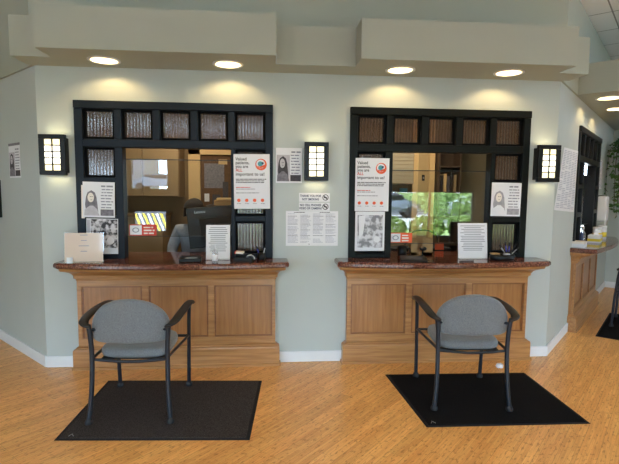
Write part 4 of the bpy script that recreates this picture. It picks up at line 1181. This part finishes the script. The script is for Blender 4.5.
# local frame: -y is where the back is, +y is forward (turned to face the camera by the rotation); seat at 0.46
V = [(0, -.02, .52), (0, -.03, .66), (0, -.02, .82), (0, -.01, .98), (0, 0, 1.11), (0, .01, 1.18), (0, .02, 1.22),
     (.17, 0, 1.13), (.235, .05, .94), (.23, .14, .79), (.15, .33, .805),
     (-.17, 0, 1.13), (-.235, .05, .94), (-.23, .14, .79), (-.15, .33, .805),
     (.10, .02, .50), (.12, .25, .51), (.12, .43, .50), (.12, .45, .28), (.12, .44, .09), (.12, .55, .05),
     (-.10, .02, .50), (-.12, .25, .51), (-.12, .43, .50), (-.12, .45, .28), (-.12, .44, .09), (-.12, .55, .05)]
E_ = [(0, 1), (1, 2), (2, 3), (3, 4), (4, 5), (5, 6), (4, 7), (7, 8), (8, 9), (9, 10), (4, 11), (11, 12), (12, 13), (13, 14), (0, 15), (15, 16), (16, 17), (17, 18), (18, 19), (19, 20), (0, 21), (21, 22), (22, 23), (23, 24), (24, 25), (25, 26)]
RR = [(.16, .12), (.15, .11), (.15, .11), (.17, .12), (.13, .10), (.06, .06), (.052, .052), .072, .058, .050, .034, .072, .058, .050, .034,
      .095, .085, .065, .055, .042, .04, .095, .085, .065, .055, .042, .04]
body = skin_chain(V, E_, RR, 'body', 'jacket', pn)
# head with face, ears and hair
hd = MB(); n = 28; rg = 18; vs = []
for i in range(rg + 1):
    th = PI * i / rg; z = -math.cos(th)
    for k in range(n):
        ph = 2 * PI * k / n; x, y = math.cos(ph) * math.sin(th), math.sin(ph) * math.sin(th)
        X_, Y_, Z_ = x * .076, y * .096, z * .122
        if z < -.1: X_ *= 1 + z * .28; Y_ = Y_ * (1 + z * .12)
        if y > .75 * math.sin(th) and y > 0:
            d = math.exp(-((x * 5) ** 2) - ((z + .12) * 4.2) ** 2); Y_ += .022 * d
            d2 = math.exp(-((abs(x) - .36) * 6) ** 2 - ((z - .10) * 8) ** 2); Y_ -= .010 * d2
            d3 = math.exp(-((x * 3) ** 2) - ((z + .52) * 9) ** 2); Y_ += .006 * d3
        vs.append((X_, Y_ + .03, Z_ + 1.315))
hd.add(vs, [(i * n + k, i * n + (k + 1) % n, (i + 1) * n + (k + 1) % n, (i + 1) * n + k) for i in range(rg) for k in range(n)], True)
for s in (-1, 1): hd.ball((s * .078, .025, 1.305), (.012, .022, .034), 10, 8)
hd.tube([(0, .012, 1.13), (0, .02, 1.24)], [.052, .05], 14)
hd.build('head', 'skin', pn)
m = MB()
for s in (-1, 1): m.ball((s * .03, .113, 1.328), (.012, .007, .007), 10, 6)
m.build('eyes', 'ink', pn)
m = MB().ball((0, .124, 1.262), (.024, .006, .006), 12, 6); m.build('mouth', 'red', pn)
m = MB()
for s in (-1, 1): m.box(s * .03 - .015, s * .03 + .015, .112, .118, 1.346, 1.352)
m.build('eyebrows', 'hair', pn)
hr = MB(); vs = []; rg = 14
for i in range(rg + 1):
    th = PI * .5 * i / rg
    for k in range(n):
        ph = 2 * PI * k / n; low = -.045 if math.sin(ph) < .35 else .045
        zz = math.cos(th); rr = math.sin(th)
        z = 1.318 + low * (1 - zz) + .138 * zz
        vs.append((math.cos(ph) * rr * .105, math.sin(ph) * rr * .112 + .022, z))
hr.add(vs, [(i * n + k, i * n + (k + 1) % n, (i + 1) * n + (k + 1) % n, (i + 1) * n + k) for i in range(rg) for k in range(n)], True)
o = hr.build('hair', 'hair', pn); sm = o.modifiers.new('thick', 'SOLIDIFY'); sm.thickness = .012; sm.offset = 1
# hands: palm and five fingers each, resting on the desk
for s in (-1, 1):
    V = [(s * .145, .335, .79), (s * .135, .375, .784), (s * .13, .41, .782)]; E2 = [(0, 1), (1, 2)]; R_ = [(.024, .020), (.034, .014), (.030, .012)]
    for j, (dx, l) in enumerate(((-.027, .062), (-.009, .074), (.009, .070), (.026, .055))):
        b0 = len(V); V += [(s * .13 + dx, .425, .783), (s * .13 + dx * 1.15, .425 + l * .55, .786), (s * .13 + dx * 1.2, .425 + l, .773)]
        E2 += [(2, b0), (b0, b0 + 1), (b0 + 1, b0 + 2)]; R_ += [.0095, .009, .0075]
    b0 = len(V); V += [(s * .13 - s * .038, .375, .782), (s * .13 - s * .052, .405, .78)]; E2 += [(1, b0), (b0, b0 + 1)]; R_ += [.011, .009]
    skin_chain(V, E2, R_, 'hand', 'skin', pn, sub=2)
t = empty('office_chair', (-.78, 5.05, -.0), PI, 'dark office chair the person in the left office sits on', 'chair')
MB().box(-.23, .23, -.22, .24, .35, .40).build('seat', 'matte_black', t, bevel=.02, bseg=3); MB().box(-.2, .2, -.27, -.23, .52, .95).build('backrest', 'matte_black', t, bevel=.015)
MB().box(-.03, .03, -.26, -.22, .36, .6).build('back_post', 'black', t); MB().cyl((0, 0, .08), (0, 0, .35), .03, seg=14).build('column', 'black', t)
for k in range(5):
    a = 2 * PI * k / 5; l = MB().tube([(0, 0, .1), (math.cos(a) * .28, math.sin(a) * .28, .065)], .018, 8).build('leg', 'black', t)
    MB().cyl((math.cos(a) * .28 - .012, math.sin(a) * .28, .03), (math.cos(a) * .28 + .012, math.sin(a) * .28, .03), .03, seg=14).build('caster', 'rubber', l)

# ------------------------------------------------------------------ outdoors, behind the camera (seen only mirrored in the glass)
structure(MB().box(-60, 60, -90, -3.4, -.2, -.06).build('ground', 'asphalt'))
structure(MB().box(7.4, 60, -3.4, 40, -.2, -.06).build('ground_east', 'concrete'))
structure(MB().box(2.0, 14, -9.2, -5.2, -.06, .02).build('planting_bed', 'grass'))
structure(MB().box(-60, 60, -75, -32, -.06, 1.3).build('lawn', 'grass'))
structure(MB().box(-60, 60, -37, -32.2, 1.3, 1.34).build('upper_road', 'concrete'))
structure(MB().box(1.5, 40, -21, -11, -.06, -.04).build('road_strip', 'concrete'))
structure(MB().box(-9, 8, -5.0, -3.4, -.06, -.02).build('walkway', 'concrete'))


def leafy(name, cx, cy, z0, rx, ry, rz, n, m, label, seed, trunk=0, group=None, l0=.12):
    t = empty(name, (cx, cy, z0), 0, label, 'tree' if trunk else 'shrub', group); rnd = random.Random(seed); lf = MB(); zb = trunk
    for k in range(n):
        u = rnd.uniform(-1, 1); a = rnd.uniform(0, 2 * PI); q = rnd.uniform(.75, 1) ** .5; w_ = math.sqrt(1 - u * u)
        p = Vector((math.cos(a) * w_ * rx * q, math.sin(a) * w_ * ry * q, zb + rz + u * rz * q))
        d = Vector((rnd.uniform(-1, 1), rnd.uniform(-1, 1), rnd.uniform(-1, 1))).normalized(); s_ = d.orthogonal().normalized(); l = l0 * rnd.uniform(.7, 1.4)
        lf.add([p - d * l, p + s_ * l * .6, p + d * l, p - s_ * l * .6], [(0, 1, 2, 3)])
    lf.build('foliage', m, t)
    s = MB().tube([(0, 0, 0), (0, 0, zb + rz)], [.03 + .1 * (trunk > 0), .02], 8); s.build('trunk', 'bark', t)
    return t


for k in range(6):
    leafy('shrub', 2.5 + k * 1.25, -6.4, -.02, .56, .56, .36, 900, 'leaf', ['low bright green shrub outside the lobby, mirrored in the right window glass'][0], 40 + k, 0, 'shrubs outside the lobby', .06)
leafy('shrub', 9.5, -14.5, -.02, 2.2, 1.8, 1.2, 1600, 'leaf', 'large green shrub mirrored beside the right window sign', 60, 0, None, .14)
for k, (x, y, r) in enumerate(((-24, -44, 4), (-2, -42, 4.2), (6, -42, 4.6), (14, -39, 4.5), (24, -40, 4.6), (34, -37, 4.6))):
    leafy('tree', x, y, 1.3, r * .82, r * .8, 3.0, 1500, 'leafdark', 'tree across the road outside the lobby', 70 + k, 2.2, 'trees across the road', .42)


def car(x, y, z, rz, m, label):
    t = empty('parked_car', (x, y, z), rz, label, 'car')
    prof = [(-2.15, .35), (-2.2, .6), (-2.05, .85), (-1.4, .95), (-.75, 1.38), (.55, 1.42), (1.2, 1.0), (2.0, .88), (2.2, .62), (2.18, .35)]
    mb = MB(); n = len(prof); vs = []
    for yy, k in ((-.85, .92), (-.9, 1), (.9, 1), (.85, .92)):
        for px_, pz_ in prof: vs.append((px_ * (.98 + .02 * k), yy if pz_ < 1 else yy * .85, .3 + (pz_ - .3) * (.97 + .03 * k)))
    mb.add(vs, [(i * n + k, i * n + k + 1, (i + 1) * n + k + 1, (i + 1) * n + k) for i in range(3) for k in range(n - 1)] + [tuple(range(n)), tuple(range(3 * n, 4 * n)), (0, n, 2 * n, 3 * n), (n - 1, 2 * n - 1, 3 * n - 1, 4 * n - 1)], False)
    mb.build('car_body', m, t, bevel=.05, bseg=3)
    g = MB(); g.box(-1.0, .95, -.80, .80, .98, 1.33); g.build('windows', 'carglass', t, bevel=.1)
    for wx in (-1.35, 1.4):
        for wy in (-.88, .70): MB().cyl((wx, wy, .33), (wx, wy + .18, .33), .33, seg=24).build('wheel', 'rubber', t)
    return t


car(6.6, -18.5, -.04, .05, 'carpaint', 'silver car parked outside, mirrored in the right window glass')
car(-9.6, -33.8, 1.34, .1, 'carpaint', 'silver car far outside, mirrored in the left window glass')
car(14.5, -23, -.06, .0, 'carpaint2', 'white car parked outside beyond the shrubs')
for k in range(7):
    a_, b_ = -.268 + k * .0088, -.268 + k * .0088 + .0050
    g_ = lambda sl, L_: (sl * L_ - .034 * (L_ - 17.5), 7.94 - L_ * 1.0)
    o = MB().add([(*g_(a_, 17.5), -.058), (*g_(b_, 17.5), -.058), (*g_(b_, 30), -.058), (*g_(a_, 30), -.058)], [(0, 1, 2, 3)]).build('parking_stripe', 'yellow' if k % 2 == 0 else 'stripe')
    tag(o, ('yellow' if k % 2 == 0 else 'white') + ' painted stripe on the asphalt outside the lobby', 'painted stripe', ('yellow' if k % 2 == 0 else 'white') + ' painted stripes outside the lobby')

# lettering curves become plain meshes
bpy.context.view_layer.update(); dg = bpy.context.evaluated_depsgraph_get()
made = []
for o in LETTERS:
    me = bpy.data.meshes.new_from_object(o.evaluated_get(dg)); made.append((o, me))
for o, me in made:
    q = bpy.data.objects.new('lettering_mesh', me); COL.objects.link(q); q.parent = o.parent
    q.location = o.location; q.rotation_euler = o.rotation_euler; q.scale = o.scale; nm = o.name.split('.')[0]
    bpy.data.objects.remove(o); q.name = nm

t = empty('neighbour_building', (-15.4, -40, 1.3), .1, 'grey brown building across the road, mirrored in the left window glass', 'building')
MB().box(-4.5, 3.2, -4, 0, 0, 6.5).build('walls', 'printgrey', t); MB().box(-4.8, 3.5, -4.3, .3, 6.5, 6.9).build('roof_slab', 'roof', t)
for k in range(3):
    p_ = MB().box(-3.6 + k * 2.2, -2.4 + k * 2.2, -.02, .04, 1.6, 4.0).build('window', 'carglass', t)
